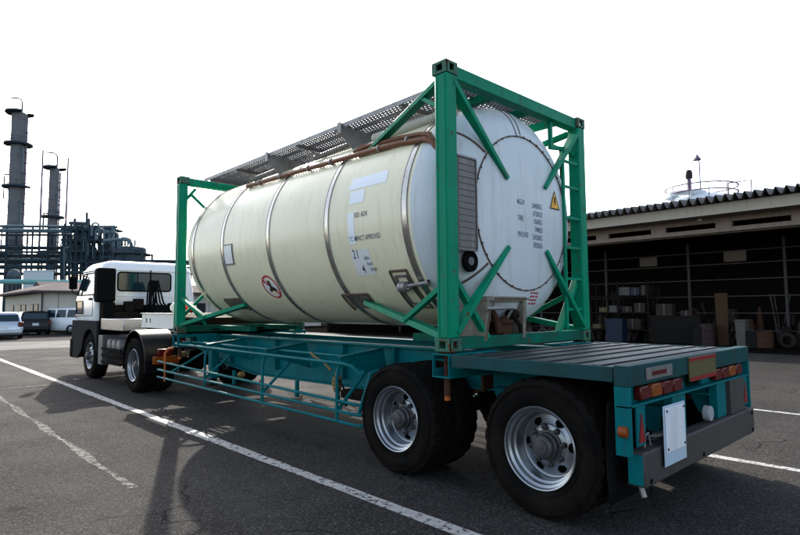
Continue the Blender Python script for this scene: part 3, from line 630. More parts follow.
def twist_beam(y0, y1):
    z0, z1 = .935, 1.142
    for s in (-1, 1):
        b = MB(); xo, xi = s*1.225, s*.55
        xa, xb = min(xo, xi), max(xo, xi)
        b.box(xa, xb, y0, y1, z1-.014, z1); b.box(xa, xb, y0, y1, z0, z0+.014)
        # face with a long slot
        m0, m1 = s*1.19, s*.90; ma, mb_ = min(m0, m1), max(m0, m1)
        for yy in ((y0+.001, y0+.012), (y1-.012, y1-.001)):
            b.box(xa, ma if s < 0 else xa+(ma-xa), yy[0], yy[1], z0+.0145, z1-.0145) if ma > xa else None
            b.box(mb_, xb, yy[0], yy[1], z0+.0145, z1-.0145) if xb > mb_ else None
            b.box(ma, mb_, yy[0], yy[1], z0+.0145, z0+.075); b.box(ma, mb_, yy[0], yy[1], z1-.055, z1-.0145)
        b.box(min(s*.57, s*.58), max(s*.57, s*.58), y0+.013, y1-.013, z0+.015, z1-.015); b.box(min(s*1.0, s*1.01), max(s*1.0, s*1.01), y0+.013, y1-.013, z0+.015, z1-.015)
        tb = b.build('bolster', 'teal', L, bevel=.003)
        b = MB(); b.box(s*1.138-.05, s*1.138+.05, (y0+y1)/2-.055, (y0+y1)/2+.055, z1, z1+.012); b.lathe([(.03, -.35), (.03, 0), (.022, .0)], (s*1.138, (y0+y1)/2, z1-.02), 'Z', 12); b.build('twist_lock', 'rusty', tb)
        b = MB(); b.lathe([(.0, -.045), (.028, -.045), (.028, 0), (0, 0)], (s*1.138, (y0+y1)/2, z1-.36), 'Z', 12); b.build('lock_knob', 'orange', tb)
        if y0 < 1:
            b = MB(); b.box(min(s*.78, s*.88), max(s*.78, s*.88), y0-.010, y0-.002, z1-.075, z1-.012); b.build('data_plate', 'galv', tb)
    b = MB(); b.box(-.549, .549, y0+.01, y1-.01, z0+.02, z0+.16); b.build('bolster_centre', 'teal', L)
twist_beam(0.005, .205); twist_beam(CL-.205, CL-.005)
# rear deck
b = MB(); b.box(-1.20, 1.20, -1.45, -.03, 1.123, 1.131); dk = b.build('rear_deck', 'deck_steel', L)
for y in (-1.30, -1.10, -.88, -.66, -.44, -.22):
    b = MB(); b.box(-1.18, 1.18, y-.03, y+.03, 1.1315, 1.143); b.build('deck_slat', 'deck_steel', dk, bevel=.003)
for s in (-1, 1):
    b = MB(); b.box(min(s*1.201, s*1.235), max(s*1.201, s*1.235), -1.45, -.03, 1.04, 1.140); b.build('deck_side_rail', 'teal_dirty', L, bevel=.004)
YR = -1.57
b = MB(); b.box(-1.27, 1.27, YR, YR+.10, 1.02, 1.155); rbm = b.build('rear_beam', 'teal_dirty', L, bevel=.006)
b = MB(); b.box(-1.27, 1.27, YR+.0, YR+.09, .885, .90); b.box(-1.27, -1.235, YR, YR+.10, .58, 1.0195); b.box(1.235, 1.27, YR, YR+.10, .58, 1.0195); b.build('lamp_shelf', 'teal', rbm, bevel=.003)
b = MB(); b.box(-1.23, -.18, YR+.06, YR+.085, .901, 1.0195); b.box(.18, 1.23, YR+.06, YR+.085, .901, 1.0195); b.build('lamp_back', 'teal', rbm)
for s in (-1, 1):
    x = -1.08 if s < 0 else .36
    for i, m in enumerate(('red_lens', 'amber_lens', 'red_lens', 'red_lens', 'clear_lens')[:4]):
        xx = x+i*.185 if s < 0 else x+(3-i)*.185
        b = MB(); b.box(xx, xx+.165, YR+.005, YR+.058, .915, 1.005); b.build('tail_lamp', m, L, bevel=.010)
b = MB(); b.box(-.26, .32, YR-.012, YR-.003, .965, 1.145); ry = b.build('rear_reflector', 'reflector_yellow', L)
b = MB(); b.box(-.26, .32, YR-.016, YR-.0125, .965, .995); b.box(-.26, .32, YR-.016, YR-.0125, 1.115, 1.145); b.build('reflector_border', 'reflector_red', ry)
b = MB(); b.box(-1.02, -.58, YR-.010, YR-.003, 1.045, 1.125); b.build('marker_plate', 'panel_grey', L, bevel=.002)
b = MB(); b.box(-.93, -.70, YR-.016, YR-.0105, 1.07, 1.10); b.build('marker_strip', 'red_lens', L, bevel=.002)
for s in (-1, 1):
    x0, x1 = (-.53, -.28) if s < 0 else (.42, .64)
    b = MB(); b.box(x0, x1, YR+.02, YR+.09, .595, .884); b.build('bumper_bracket', 'teal', L, bevel=.004)
b = MB(); b.box(-1.14, 1.23, YR-.03, YR+.09, .365, .590); bu = b.build('rear_bumper', 'bumper', L, bevel=.012)
b = MB(); b.box(-1.1525, -1.141, YR-.02, YR+.08, .38, .575); b.build('bumper_end', 'teal', bu, bevel=.004)
for x, z in ((-1.06, .40), (-.10, .40), (1.16, .40), (1.16, .55)): b = MB(); b.lathe([(.016, YR-.036), (.016, YR-.028)], (x, 0, z), 'Y', 10); b.lathe([(0, YR-.036), (.016, YR-.036)], (x, 0, z), 'Y', 10); b.build('bolt', 'black_plastic', bu)
b = MB(); b.box(.70, 1.08, YR+.0, YR+.05, .5905, .884); b.build('step_panel', 'bumper', L, bevel=.004)
b = MB(); b.box(-.885, -.505, YR-.056, YR-.048, .455, .860); pb = b.build('plate_carrier', 'plate_blue', L, bevel=.008)
b = MB(); b.box(-.868, -.530, YR-.062, YR-.057, .545, .845); b.build('blank_plate', 'plate_white', pb, bevel=.003)
for x in (-.845, -.55):
    for z in (.57, .825): b = MB(); b.lathe([(.010, YR-.066), (0, YR-.067)], (x, 0, z), 'Y', 8); b.build('plate_bolt', 'black_plastic', pb)
b = MB(); b.box(-.72, -.67, YR-.05, YR+.03, .70, .76); b.build('plate_stay', 'underbody', pb)
b = MB(); b.lathe([(.0, YR-.0), (.058, YR-.0), (.062, YR+.01), (.062, YR+.05), (0, YR+.05)], (.20, 0, .665), 'Y', 24); b.build('reversing_lamp', 'clear_lens', L)
for s in (-1, 1):
    b = MB(); b.grid(lambda u, v: (s*(1.24-.46*v), YR+.16+.02*math.sin(u*3), .90-.66*u), 6, 4); b.build('mud_flap', 'flap', L, solid=.008)
    b = MB(); b.prism([(s*1.15, YR-.006, .65), (s*1.06, YR-.006, .65), (s*1.105, YR-.006, .84)], (0, .006, 0)); b.build('triangle_reflector', 'reflector_red', L)
    b = MB(); b.prism([(s*1.17, YR+.001, .63), (s*1.04, YR+.001, .63), (s*1.04, YR+.001, .884), (s*1.17, YR+.001, .884)], (0, .010, 0)); b.build('reflector_plate', 'teal', L)
    b = MB(); b.lathe([(0, -.04), (.032, -.035), (.036, -.02), (.036, .02), (0, .02)], (s*1.27, YR+.05, .735), 'Y', 20); b.build('side_marker', 'amber_lens', L)
b = MB(); b.tube([(-1.02, YR+.02, .60), (-1.02, YR+.02, .67), (-.96, YR+.02, .69), (-.93, YR+.02, .60)], .006, 6); b.build('wire_loop', 'galv', L)
b = MB(); b.tube([(-1.10, YR+.02, .365), (-1.10, YR+.0, .30)], .018, 8); b.build('air_coupling', 'galv', L)
# running gear
for y in (W1Y, W2Y):
    b = MB(); b.tube([(-1.0, y, .506), (1.0, y, .506)], .075, 14); b.build('axle', 'underbody', L)
    for s in (-1, 1):
        wheel(L, s*1.205, y, side=s, spin=.3+y, kind='deep'); wheel(L, s*.875, y, side=s, spin=.9, plain=True)
        b = MB(); 
        for k in range(5): b.bar((s*.52, y-.55+.07*k, .70-.018*k+.05), (s*.52, y+.55-.07*k, .70-.018*k+.05), .09, .015)
        b.build('leaf_spring', 'rusty', L)
for s in (-1, 1):
    for y in (1.36, -.07, -1.42): b = MB(); b.prism([(s*.47, y-.12, .80), (s*.47, y+.12, .80), (s*.47, y+.04, .62), (s*.47, y-.04, .62)], (s*.10, 0, 0)); b.build('spring_hanger', 'teal', L)
    b = MB(); b.box(min(s*.65, s*.80), max(s*.65, s*.80), -.02, .004, .80, .93); b.build('hanger_plate', 'rusty', L)
b = MB(); b.lathe([(0, 2.0), (.10, 2.03), (.125, 2.1), (.125, 2.8), (.10, 2.87), (0, 2.9)], (.15, 0, .66), 'Y', 20); b.build('air_tank', 'underbody', L)
# gooseneck: white beam
b = MB(); b.box(-1.20, 1.20, 7.46, 7.58, 1.235, 1.470); 
for s in (-1, 1): b.box(min(s*1.20, s*1.19), max(s*1.20, s*1.19), 6.10, 7.459, 1.235, 1.470); b.box(min(s*1.225, s*1.12), max(s*1.225, s*1.12), 6.10, 7.60, 1.4705, 1.482); b.box(min(s*1.215, s*1.12), max(s*1.215, s*1.12), 6.10, 7.59, 1.222, 1.2345)
gn = b.build('gooseneck_beam', 'white_beam', L, bevel=.004)
for y in (7.33, 7.15):
    for z in (1.33, 1.37): b = MB(); b.lathe([(.02, -1.206), (0, -1.208)], (0, y, z), 'X', 8); b.build('bolt_hole', 'black_plastic', gn)
b = MB(); b.box(-.62, .62, 5.9, 7.4, 1.19, 1.218); b.build('king_pin_plate', 'underbody', L)
b = MB(); b.box(-1.0, 1.0, 6.07, 6.15, 1.10, 1.40); b.box(-.55, .55, 6.15, 7.455, 1.2195, 1.40); b.build('gooseneck_web', 'underbody', L)
b = MB(); b.box(-.62, -.45, 7.30, 7.45, 1.482, 1.62); b.tube([(-.5, 7.4, 1.62), (-.5, 7.4, 1.80), (-.62, 7.4, 1.80), (-.62, 7.4, 1.66)], .018, 8); b.build('coupling_box', 'grey_tank', L, bevel=.006)
# landing legs
for s in (-1, 1):
    b = MB(); b.box(s*.72-.06, s*.72+.06, 5.55, 5.68, .42, 1.02); lg = b.build('landing_leg', 'teal', L, bevel=.006)
    b = MB(); b.box(s*.72-.045, s*.72+.045, 5.57, 5.66, .33, .4195); b.box(s*.72-.11, s*.72+.11, 5.50, 5.73, .315, .3295); b.build('leg_foot', 'underbody', lg)
# side guards (tubular), left and right
def guard(s):
    X = s*1.20
    g0 = MB(); g0.tube([(X, 6.74, .65), (X, 6.70, .655), (X, 1.30, .565), (X+(-s)*.02, 1.24, .562), (X-s*.10, 1.20, .56)], .017, 8); G = g0.build('side_guard', 'teal', L)
    for za, zb in ((.515, .462), (.392, .355)):
        b = MB(); b.tube([(X, 6.74, za), (X, 1.30, zb), (X-s*.02, 1.24, zb), (X-s*.10, 1.20, zb)], .017, 8); b.build('guard_rail', 'teal', G)
    b = MB(); b.tube([(X, 5.98, .985), (X, 1.52, .962), (X, 1.36, .945), (X, 1.29, .90), (X-s*.03, 1.24, .86)], .018, 8); b.build('guard_rail', 'teal', G)
    b = MB(); b.tube([(X+(-s)*.22, 6.0, 1.01), (X-s*.22, 1.55, 1.01)], .016, 8); b.build('guard_rail', 'teal', G)
    for y, zb in ((4.86, .42), (3.18, .385), (1.62, .355)):
        b = MB(); b.tube([(X-s*.30, y+.02, 1.0), (X-s*.18, y, .985), (X-s*.06, y, .955), (X-s*.01, y, .90), (X, y, .82), (X, y, zb)], .019, 8); b.build('guard_hoop', 'teal', G)
        b = MB(); b.tube([(X, y-.01, zb+.11), (s*.66, y+.05, .93)], .019, 8); b.build('guard_strut', 'teal', G)
        b = MB(); b.box(X-s*.30-.02, X-s*.30+.02, y-.35, y-.31, .44, .64); b.build('guard_post', 'teal', G)
    b = MB(); b.tube([(X, 6.42, .34), (X, 6.42, .62)], .016, 8); b.tube([(X, 6.42, .62), (X, 6.42, .80), (X-s*.03, 6.36, .88), (X-s*.1, 6.30, .90)], .024, 8); b.build('lamp_stay', 'orange', G)
    b = MB(); b.tube([(X, 6.2, .50), (s*.66, 5.75, .92)], .018, 8); b.build('guard_strut', 'teal', G)
    b = MB(); b.tube([(X-s*.02, 1.28, .46), (X-s*.02, 1.08, .90), (X-s*.3, 1.06, .95)], .02, 8); b.build('guard_strut', 'teal', G)
    return G
guard(-1); guard(1)
for p in ((-1.0, 6.15, .80), (-1.0, 4.12, .62), (-.98, 1.92, .70)):
    b = MB(); b.lathe([(0, -.05), (.030, -.045), (.045, -.02), (.045, .03), (.028, .05), (0, .052)], p, 'X', 14); b.build('brass_valve', 'brass', L)
b = MB(); b.tube([(-.98, 1.92, .78), (-1.0, 1.80, .70), (-1.0, 1.70, .60), (-1.0, 1.72, .48), (-1.0, 1.84, .50), (-1.0, 1.86, .64), (-.99, 1.95, .74)], .012, 8); b.build('air_hose', 'underbody', L)
b = MB(); b.lathe([(0, -.11), (.035, -.11), (.05, -.06), (.03, -.03), (.055, .0), (.055, .05), (.03, .06), (.03, .10), (0, .11)], (-.98, 1.91, .72), 'Z', 14); b.build('valve_body', 'brass', L)
b = MB(); b.tube([(-1.0, 2.4, 1.02), (-1.02, 2.3, .98), (-1.0, 2.15, .93), (-1.0, 2.0, .84)], .014, 8); b.build('valve_lever', 'brass', L)
b = MB(); b.box(-.80, -.60, 1.55, 2.1, .50, .60); b.build('brake_chamber', 'underbody', L, bevel=.02)
for y in (4.9, 3.3): b = MB(); b.box(-1.16, -1.13, y-.04, y+.04, .60, .64); b.build('marker_lamp', 'amber_lens', L, bevel=.005)

# ------------------------------------------------------------------ fire extinguisher on the gooseneck
b = MB(); b.lathe([(0, -.24), (.05, -.23), (.085, -.19), (.095, -.12), (.095, .10), (.08, .16), (.04, .19), (0, .195)], (-.80, 6.62, 1.577), 'X', 24)
E1 = b.build('fire_extinguisher', 'ext_red', None); tag(E1, 'red extinguisher cylinder lying on the white gooseneck beam behind front post', 'fire extinguisher')
b = MB(); b.lathe([(.0, -.25), (.045, -.244), (.088, -.20), (.097, -.17), (.0965, -.168)], (-.80, 6.62, 1.577), 'X', 24); b.build('pale_end_cap', 'white_beam', E1)

# ------------------------------------------------------------------ tractor
K = thing('tractor_unit', 'white day cab tractor truck coupled to the teal trailer', 'truck', (0, 9.5, 0))
DY, SY = 7.96, 11.04
def rrect(hw, y0, y1, z, rad=.10, n=5):
    pts = []
    for cx, cy, a0 in ((hw-rad, y1-rad, 0), (-hw+rad, y1-rad, 90), (-hw+rad, y0+rad, 180), (hw-rad, y0+rad, 270)):
        for k in range(n+1): a = R(a0+90*k/n); pts.append(Vector((cx+rad*math.cos(a), cy+rad*math.sin(a), z)))
    return pts
LV = [(1.14, 1.30, 10.78, 12.50), (1.15, 1.36, 10.76, 12.52), (1.155, 1.78, 10.75, 12.52), (1.10, 2.12, 10.75, 12.47), (1.04, 2.46, 10.76, 12.38), (1.01, 2.53, 10.77, 12.34), (.99, 2.60, 10.79, 12.24), (.93, 2.66, 10.84, 12.08), (.78, 2.70, 10.98, 11.80)]
b = MB(); b.loft([rrect(h, y0, y1, z, .12 if z < 2.6 else .16) for h, z, y0, y1 in LV]); cab = b.build('cab', 'cab_white', K, smooth=50)
def sidex(z):
    for (h0, z0, *_), (h1, z1, *_) in zip(LV, LV[1:]):
        if z0 <= z <= z1: return h0+(h1-h0)*(z-z0)/(z1-z0)
    return 1.15
b = MB(); b.loft([rrect(1.055, 10.74, 12.40, 2.465, .13), rrect(1.06, 10.735, 12.41, 2.485, .13), rrect(1.03, 10.745, 12.38, 2.515, .13)]); b.build('drip_rail', 'cab_white', cab)
# rear window with rubber surround
def rounded(x0, x1, z0, z1, rad, n=5):
    pts = []
    for cx, cz, a0 in ((x1-rad, z1-rad, 0), (x0+rad, z1-rad, 90), (x0+rad, z0+rad, 180), (x1-rad, z0+rad, 270)):
        for k in range(n+1): a = R(a0+90*k/n); pts.append((cx+rad*math.cos(a), cz+rad*math.sin(a)))
    return pts
rw = rounded(-.70, .52, 1.99, 2.425, .07)
b = MB(); b.prism([(x, 10.742, z) for x, z in rw], (0, .006, 0)); w_ = b.build('rear_window', 'glass', cab)
b = MB(); b.tube([(x, 10.742, z) for x, z in rw], .017, 8, closed=True); b.build('window_seal', 'black_plastic', w_)
b = MB(); b.tube([(-.98, 10.745, 1.86), (.98, 10.745, 1.86)], .008, 6); b.build('body_crease', 'cab_white', cab)
for s in (-1, 1):
    def sp(y, z, off=.004): return (s*(sidex(z)+off), y, z)
    poly = [(10.92, 1.90), (10.92, 2.42), (11.92, 2.42), (12.14, 2.06), (12.14, 1.90)]
    b = MB(); b.add([sp(y, z) for y, z in [(10.92, 1.90), (10.92, 2.12), (10.92, 2.42), (12.18, 2.42), (12.29, 2.12), (12.34, 1.90)]], [(0, 1, 4, 5), (1, 2, 3, 4)]); w_ = b.build('side_window', 'glass', cab, smooth=0)
    b = MB(); b.tube([sp(y, z, .006) for y, z in [(10.92, 1.90), (10.92, 2.12), (10.92, 2.42), (12.18, 2.42), (12.29, 2.12), (12.34, 1.90)]], .014, 6, closed=True); b.tube([sp(12.0, 1.9, .008), sp(11.97, 2.12, .008), sp(11.9, 2.42, .008)], .012, 6); b.build('window_seal', 'black_plastic', w_)
    b = MB(); b.add([sp(y, z) for y, z in [(11.75, 1.46), (11.80, 1.76), (12.36, 1.76), (12.34, 1.46)]], [(0, 1, 2, 3)]); w_ = b.build('lower_window', 'glass', cab, smooth=0)
    b = MB(); b.tube([sp(y, z, .006) for y, z in [(11.75, 1.46), (11.80, 1.76), (12.36, 1.76), (12.34, 1.46)]], .014, 6, closed=True); b.build('window_seal', 'black_plastic', w_)
    b = MB(); b.tube([sp(10.98, 1.42, .003), sp(10.98, 1.80, .003), sp(10.95, 2.1, .003), sp(10.95, 2.44, .003)], .006, 5); b.tube([sp(10.98, 1.42, .003), sp(12.30, 1.40, .003)], .006, 5); b.build('door_gap', 'black_plastic', cab)
    b = MB(); b.bar(sp(11.06, 1.80, .02), sp(11.22, 1.80, .02), .03, .05); b.build('door_handle', 'black_plastic', cab)
    b = MB(); b.tube([(s*1.08, 12.3, 2.40), (s*1.24, 12.46, 2.42), (s*1.24, 12.48, 2.0), (s*1.12, 12.42, 1.92)], .014, 8); m_ = b.build('mirror_arm', 'black_plastic', cab)
    b = MB(); b.box(s*1.22-.09, s*1.22+.09, 12.44, 12.52, 2.06, 2.38); b.build('mirror', 'black_plastic', m_, bevel=.03)
    b = MB(); b.box(s*1.15-.02, s*1.15+.02, 12.36, 12.44, 1.36, 1.42); b.build('turn_signal', 'amber_lens', cab, bevel=.008)
b = MB(); b.add([(-.95, 12.515, 1.80), (.95, 12.515, 1.80), (.93, 12.395, 2.44), (-.93, 12.395, 2.44)], [(0, 1, 2, 3)]); b.build('windscreen', 'glass', cab, smooth=0)
# lower body: front arch, bumper, steps
for s in (-1, 1):
    pts = [(s*1.20, 12.52, 1.298), (s*1.20, 10.42, 1.298), (s*1.20, 10.42, 1.02), (s*1.20, 10.50, .62)]
    arc = [(s*1.20, SY+.60*math.cos(R(a)), .51+.60*math.sin(R(a))) for a in range(170, 9, -16)]
    poly = [(s*1.20, 12.52, 1.298), (s*1.20, 10.42, 1.298), (s*1.20, 10.42, .62)]+arc+[(s*1.20, 12.0, .40), (s*1.20, 12.56, .40)]
    b = MB(); b.prism(poly, (-s*.05, 0, 0)); b.build('wheel_arch', 'arch_grey', K)
    b = MB(); b.lathe([(.60, 0), (.60, .34)], (s*1.20-(.34 if s > 0 else 0), SY, .51), 'X', 20, R(10), R(170)); b.build('arch_liner', 'black_plastic', K, solid=.01)
b = MB(); b.box(-1.21, 1.21, 12.40, 12.68, .38, .86); b.build('front_bumper', 'black_plastic', K, bevel=.05)
b = MB(); b.box(-1.10, 1.10, 10.80, 12.45, .95, 1.299); b.build('cab_floor', 'underbody', K)
b = MB(); b.box(-1.215, -.83, 10.40, 10.72, 1.72, 2.49); ai = b.build('air_intake', 'black_plastic', K, bevel=.05)
b = MB()
for k in range(7): b.box(-1.221, -1.213, 10.46, 10.66, 1.82+k*.085, 1.86+k*.085)
b.build('intake_louvre', 'black_plastic', ai)
b = MB(); b.box(-1.10, -.85, 10.36, 10.66, 1.05, 1.719); b.build('intake_duct', 'black_plastic', K, bevel=.02)
# frame and kit behind the cab
for s in (-1, 1): b = MB(); b.box(s*.42-.04, s*.42+.04, 6.75, 12.4, .80, 1.04); b.build('frame_rail', 'underbody', K, bevel=.004)
b = MB(); b.box(-1.0, 1.0, 10.42, 10.62, 1.50, 1.66); b.box(-.9, .9, 10.3, 10.5, 1.05, 1.5); b.build('cab_rear_mount', 'underbody', K, bevel=.02)
for x, z0, z1 in ((-.55, 1.5, 1.74), (-.35, 1.55, 1.80), (.45, 1.5, 1.70)): b = MB(); b.box(x-.10, x+.10, 10.30, 10.50, z0, z1); b.build('valve_block', 'underbody', K, bevel=.02)
b = MB(); b.tube([(-.12, 10.3, 1.4), (-.12, 10.3, 2.46)], .018, 8); b.build('hose_mast', 'black_plastic', K)
b = MB()
for k in range(5):
    x = -.20+k*.045; b.tube([(x, 10.28, 1.30), (x-.01, 10.22, 1.9), (x+.01, 10.20, 2.15), (x+.04, 10.22, 2.22), (x+.07, 10.24, 2.12), (x+.05+.03*k, 10.2, 1.7), (x+.1*k*.6, 9.6, 1.40)], .020, 8)
b.build('air_hoses', 'black_plastic', K)
b = MB(); b.box(-1.16, -.70, 8.75, 10.28, 1.115, 1.36); b.build('side_locker', 'silver_box', K, bevel=.015)
b = MB(); b.box(-1.18, -.62, 10.06, 10.36, .36, 1.00); b.build('battery_box', 'grey_tank', K, bevel=.02)
for y in (9.05, 9.36, 9.67): b = MB(); b.lathe([(0, -1.17), (.12, -1.16), (.145, -1.12), (.145, -.68), (0, -.66)], (0, y, .80), 'X', 20); b.build('air_tank', 'grey_tank', K, smooth=40)
b = MB(); b.box(-1.10, -.64, 8.90, 9.98, .40, .66); b.build('fuel_tank', 'underbody', K, bevel=.04)
for z in (.42, .56, .70): b = MB(); b.box(-1.205, -1.175, 8.75, 10.05, z, z+.05); b.build('guard_rail', 'black_plastic', K, bevel=.008)
b = MB(); b.box(.64, 1.16, 8.85, 10.2, .42, .98); b.build('fuel_tank', 'silver_box', K, bevel=.08)
b = MB(); b.box(-.45, .45, 7.5, 8.6, 1.04, 1.11); b.lathe([(0, 1.11), (.45, 1.112), (.47, 1.16), (.45, 1.186), (0, 1.188)], (0, 7.95, 0), 'Z', 32); b.build('fifth_wheel', 'underbody', K)
for s in (-1, 1):
    wheel(K, s*1.205, DY, side=s, spin=.2); wheel(K, s*.875, DY, side=s, plain=True); wheel(K, s*1.16, SY, side=s, kind='flat', spin=.5)
    b = MB(); b.lathe([(.60, 0), (.62, .01), (.62, .58), (.60, .59)], (s*1.21-(.59 if s > 0 else 0), DY, .54), 'X', 28, R(-14), R(194)); f_ = b.build('drive_fender', 'fender', K, solid=.012, smooth=50)
    b = MB(); b.box(min(s*.62, s*1.21), max(s*.62, s*1.21), DY-.635, DY-.605, .40, .62); b.build('fender_flap', 'flap', K)
    b = MB(); b.box(min(s*.66, s*1.12), max(s*.66, s*1.12), 7.16, 7.24, .56, .70); tl = b.build('light_bar', 'amber_lens', K, bevel=.01)
    b = MB(); b.box(min(s*.80, s*1.05), max(s*.80, s*1.05), 7.15, 7.25, .7005, .83); b.build('tail_lamp', 'red_lens', tl, bevel=.015)
b = MB(); b.tube([(-1, DY, .506), (1, DY, .506)], .1, 12); b.lathe([(0, -.2), (.2, -.1), (.22, 0), (.2, .1), (0, .2)], (0, DY, .52), 'X', 16); b.build('axle', 'underbody', K)
b = MB(); b.tube([(-1, SY, .5), (1, SY, .5)], .06, 10); b.build('axle', 'underbody', K)

# ------------------------------------------------------------------ open shed on the right
SH = thing('open_shed', 'open fronted workshop shed with corrugated roof and cream fascia on the right', 'shed', (22, 4, 0))
SY0, SY1, SX0, SX1 = -16.0, 27.0, 17.0, 24.5
b = MB(); per = .30; n_ = int((SY1-SY0)/per); pr = []
for i in range(n_): 
    y = SY0+i*per
    pr += [(y, 0.), (y+per*.10, .02), (y+per*.45, .24), (y+per*.55, .24), (y+per*.90, .02)]
vs = []; fs = []
for k, (x, dz) in enumerate(((16.62, 5.20), (SX1+.3, 6.1))): vs += [(x, y, dz+z) for y, z in pr]
m_ = len(pr); fs = [(i, i+1, m_+i+1, m_+i) for i in range(m_-1)]
b.add(vs, fs); b.build('corrugated_roof', 'roof_sheet', SH, smooth=0, solid=.02)
b = MB(); b.box(SX0-.02, SX0+.04, SY0, SY1, 4.86, 5.205); fa = b.build('fascia', 'fascia', SH)
b = MB(); b.box(SX0-.14, SX0+.04, SY0, SY1, 4.80, 4.857); b.build('fascia_lip', 'fascia', fa)
b = MB(); b.box(SX0+.041, SX0+.95, SY0, SY1, 4.80, 4.83); b.build('soffit', 'shed_wood', SH)
b = MB(); b.box(SX0+.75, SX0+.93, SY0, SY1, 4.62, 4.797); b.build('header_beam', 'shed_wood', SH)
b = MB(); b.box(SX0+.75, SX0+.93, SY0, SY1, 4.26, 4.42); b.build('header_beam', 'shed_wood', SH)
y = SY0+.4
while y < SY1-1:
    b = MB(); b.box(SX0+.76, SX0+.92, y, y+.55, 4.4205, 4.6195); b.build('header_block', 'shed_wood', SH); y += 2.35
b = MB(); b.box(SX0+.93, SX0+1.3, SY0, SY1, 4.22, 4.25); b.build('inner_soffit', 'shed_wood', SH)
b = MB(); b.box(SX1, SX1+.2, SY0, SY1, 0, 6.0); b.build('back_wall', 'shed_shade', SH)
for y in (SY0, SY1-.2): b = MB(); b.box(SX0, SX1-.001, y, y+.2, 0, 5.15); b.build('end_wall', 'shed_shade', SH)
b = MB(); b.box(SX0+1.3, SX1-.001, SY0+.21, SY1-.21, 5.0, 5.04); b.build('inner_ceiling', 'shed_shade', SH)
FX = 20.6
posts = [onx(p, 300, FX).y for p in (607, 690, 787)]
sp_ = (posts[0]-posts[2])/2; ys = [posts[2]-k*sp_ for k in range(5, 0, -1)]+posts[::-1]+[posts[0]+k*sp_ for k in range(1, 5)]
for y in ys: b = MB(); b.box(FX-.045, FX+.045, y-.045, y+.045, .006, 4.21); b.build('post', 'shed_girt', SH)
for py in (254, 266, 281, 297, 313, 329):
    z = onx(690, py, FX).z; b = MB(); b.box(FX-.085, FX-.062, SY0+.3, SY1-.3, z-.018, z+.018); b.build('girt', 'shed_girt', SH)
for k in range(12):
    y = SY0+2+k*3.3; b = MB(); b.box(SX0+1.31, SX1-.01, y-.05, y+.05, 4.75, 4.99); b.build('rafter', 'shed_steel', SH)
b = MB(); b.lathe([(.0, 0), (.05, .0), (.11, -.10), (.10, -.11), (.0, -.06)], (SX0+.4, onx(700, 222, SX0+.4).y, 4.79), 'Z', 14); b.build('lamp_shade', 'fascia', SH)
for px0, px1, py0, py1, nm in ((640, 657, 257, 267, 'beige notice board hung high in the shed, nearer the green post'), (724, 746, 250, 262, 'wider beige notice board hung high in the shed, right of centre post')):
    p0, p1 = onx(px0, py1, FX-.2), onx(px1, py0, FX-.2); b = MB(); b.box(FX-.22, FX-.19, p1.y, p0.y, p0.z, p1.z); o = b.build('notice_board', 'board_beige', None, bevel=.01); tag(o, nm, 'notice board', 'boards hung in the shed')
    c = MB()
    for yy in (p1.y+.05, p0.y-.05): c.bar((FX-.14, yy, p0.z+.1), (FX-.185, yy, p0.z+.1), .03)
    c = MB(); c.box(FX-.189, FX-.09, p1.y+.04, p1.y+.08, p0.z+.05, p1.z-.05); c.build('hanger', 'shed_steel', o)
def crate(name, px0, px1, py0, py1, X, m, label, cat, ground=True, dep=.5, group=None, lid=True):
    p0, p1 = onx(px0, py1, X), onx(px1, py0, X); z0 = .006 if ground else p0.z; z1 = p1.z
    ya, yb = min(p0.y, p1.y), max(p0.y, p1.y); b = MB()
    ra = [Vector((x, y, z0)) for x, y in ((X+.03, ya+.03), (X+dep-.03, ya+.03), (X+dep-.03, yb-.03), (X+.03, yb-.03))]; rb_ = [Vector((x, y, z1)) for x, y in ((X, ya), (X+dep, ya), (X+dep, yb), (X, yb))]
    b.loft([ra, rb_]); o = b.build(name, m, None, bevel=.015); tag(o, label, cat, group)
    if lid: c = MB(); c.box(X-.015, X+dep+.015, ya-.015, yb+.015, z1-.05, z1+.012); c.build('rim', m, o, bevel=.006)
    return o
crate('blue_bin', 605, 622, 319, 331, 18.6, 'bin_blue', 'blue plastic bin on the shed floor just right of the green post', 'bin')
crate('wooden_board', 716, 727, 293, 331, 19.3, 'board_wood', 'tall orange-brown wooden board standing upright in the shed', 'board', dep=.08, lid=False)
crate('white_box', 735, 745, 320, 331, 18.8, 'box_pale', 'small whitish box right of the tall wooden board', 'box')
wb = crate('workbench', 650, 700, 316, 331, 19.4, 'shed_steel', 'dark steel bench in the middle of the shed floor', 'bench', dep=.9)
zb = onx(650, 316, 19.4).z+.012
def on_top(name, px0, px1, h, X, z, m, label, cat, dep=.4, group=None):
    ya, yb = sorted((onx(px0, 310, X).y, onx(px1, 310, X).y)); b = MB(); b.box(X, X+dep, ya, yb, z, z+h); o = b.build(name, m, None, bevel=.012); tag(o, label, cat, group)
    c = MB(); c.box(X-.004, X+dep+.004, (ya+yb)/2-.03, (ya+yb)/2+.03, z+.005, z+h+.004); c.build('tape', 'box_pale', o); return o
on_top('cardboard_box', 656, 672, .50, 19.5, zb, 'cardboard', 'brown cardboard box on the bench in the shed', 'box')
on_top('cardboard_box', 680, 692, .22, 19.5, zb, 'dark_red', 'small dark red box on the right end of the shed bench', 'box')
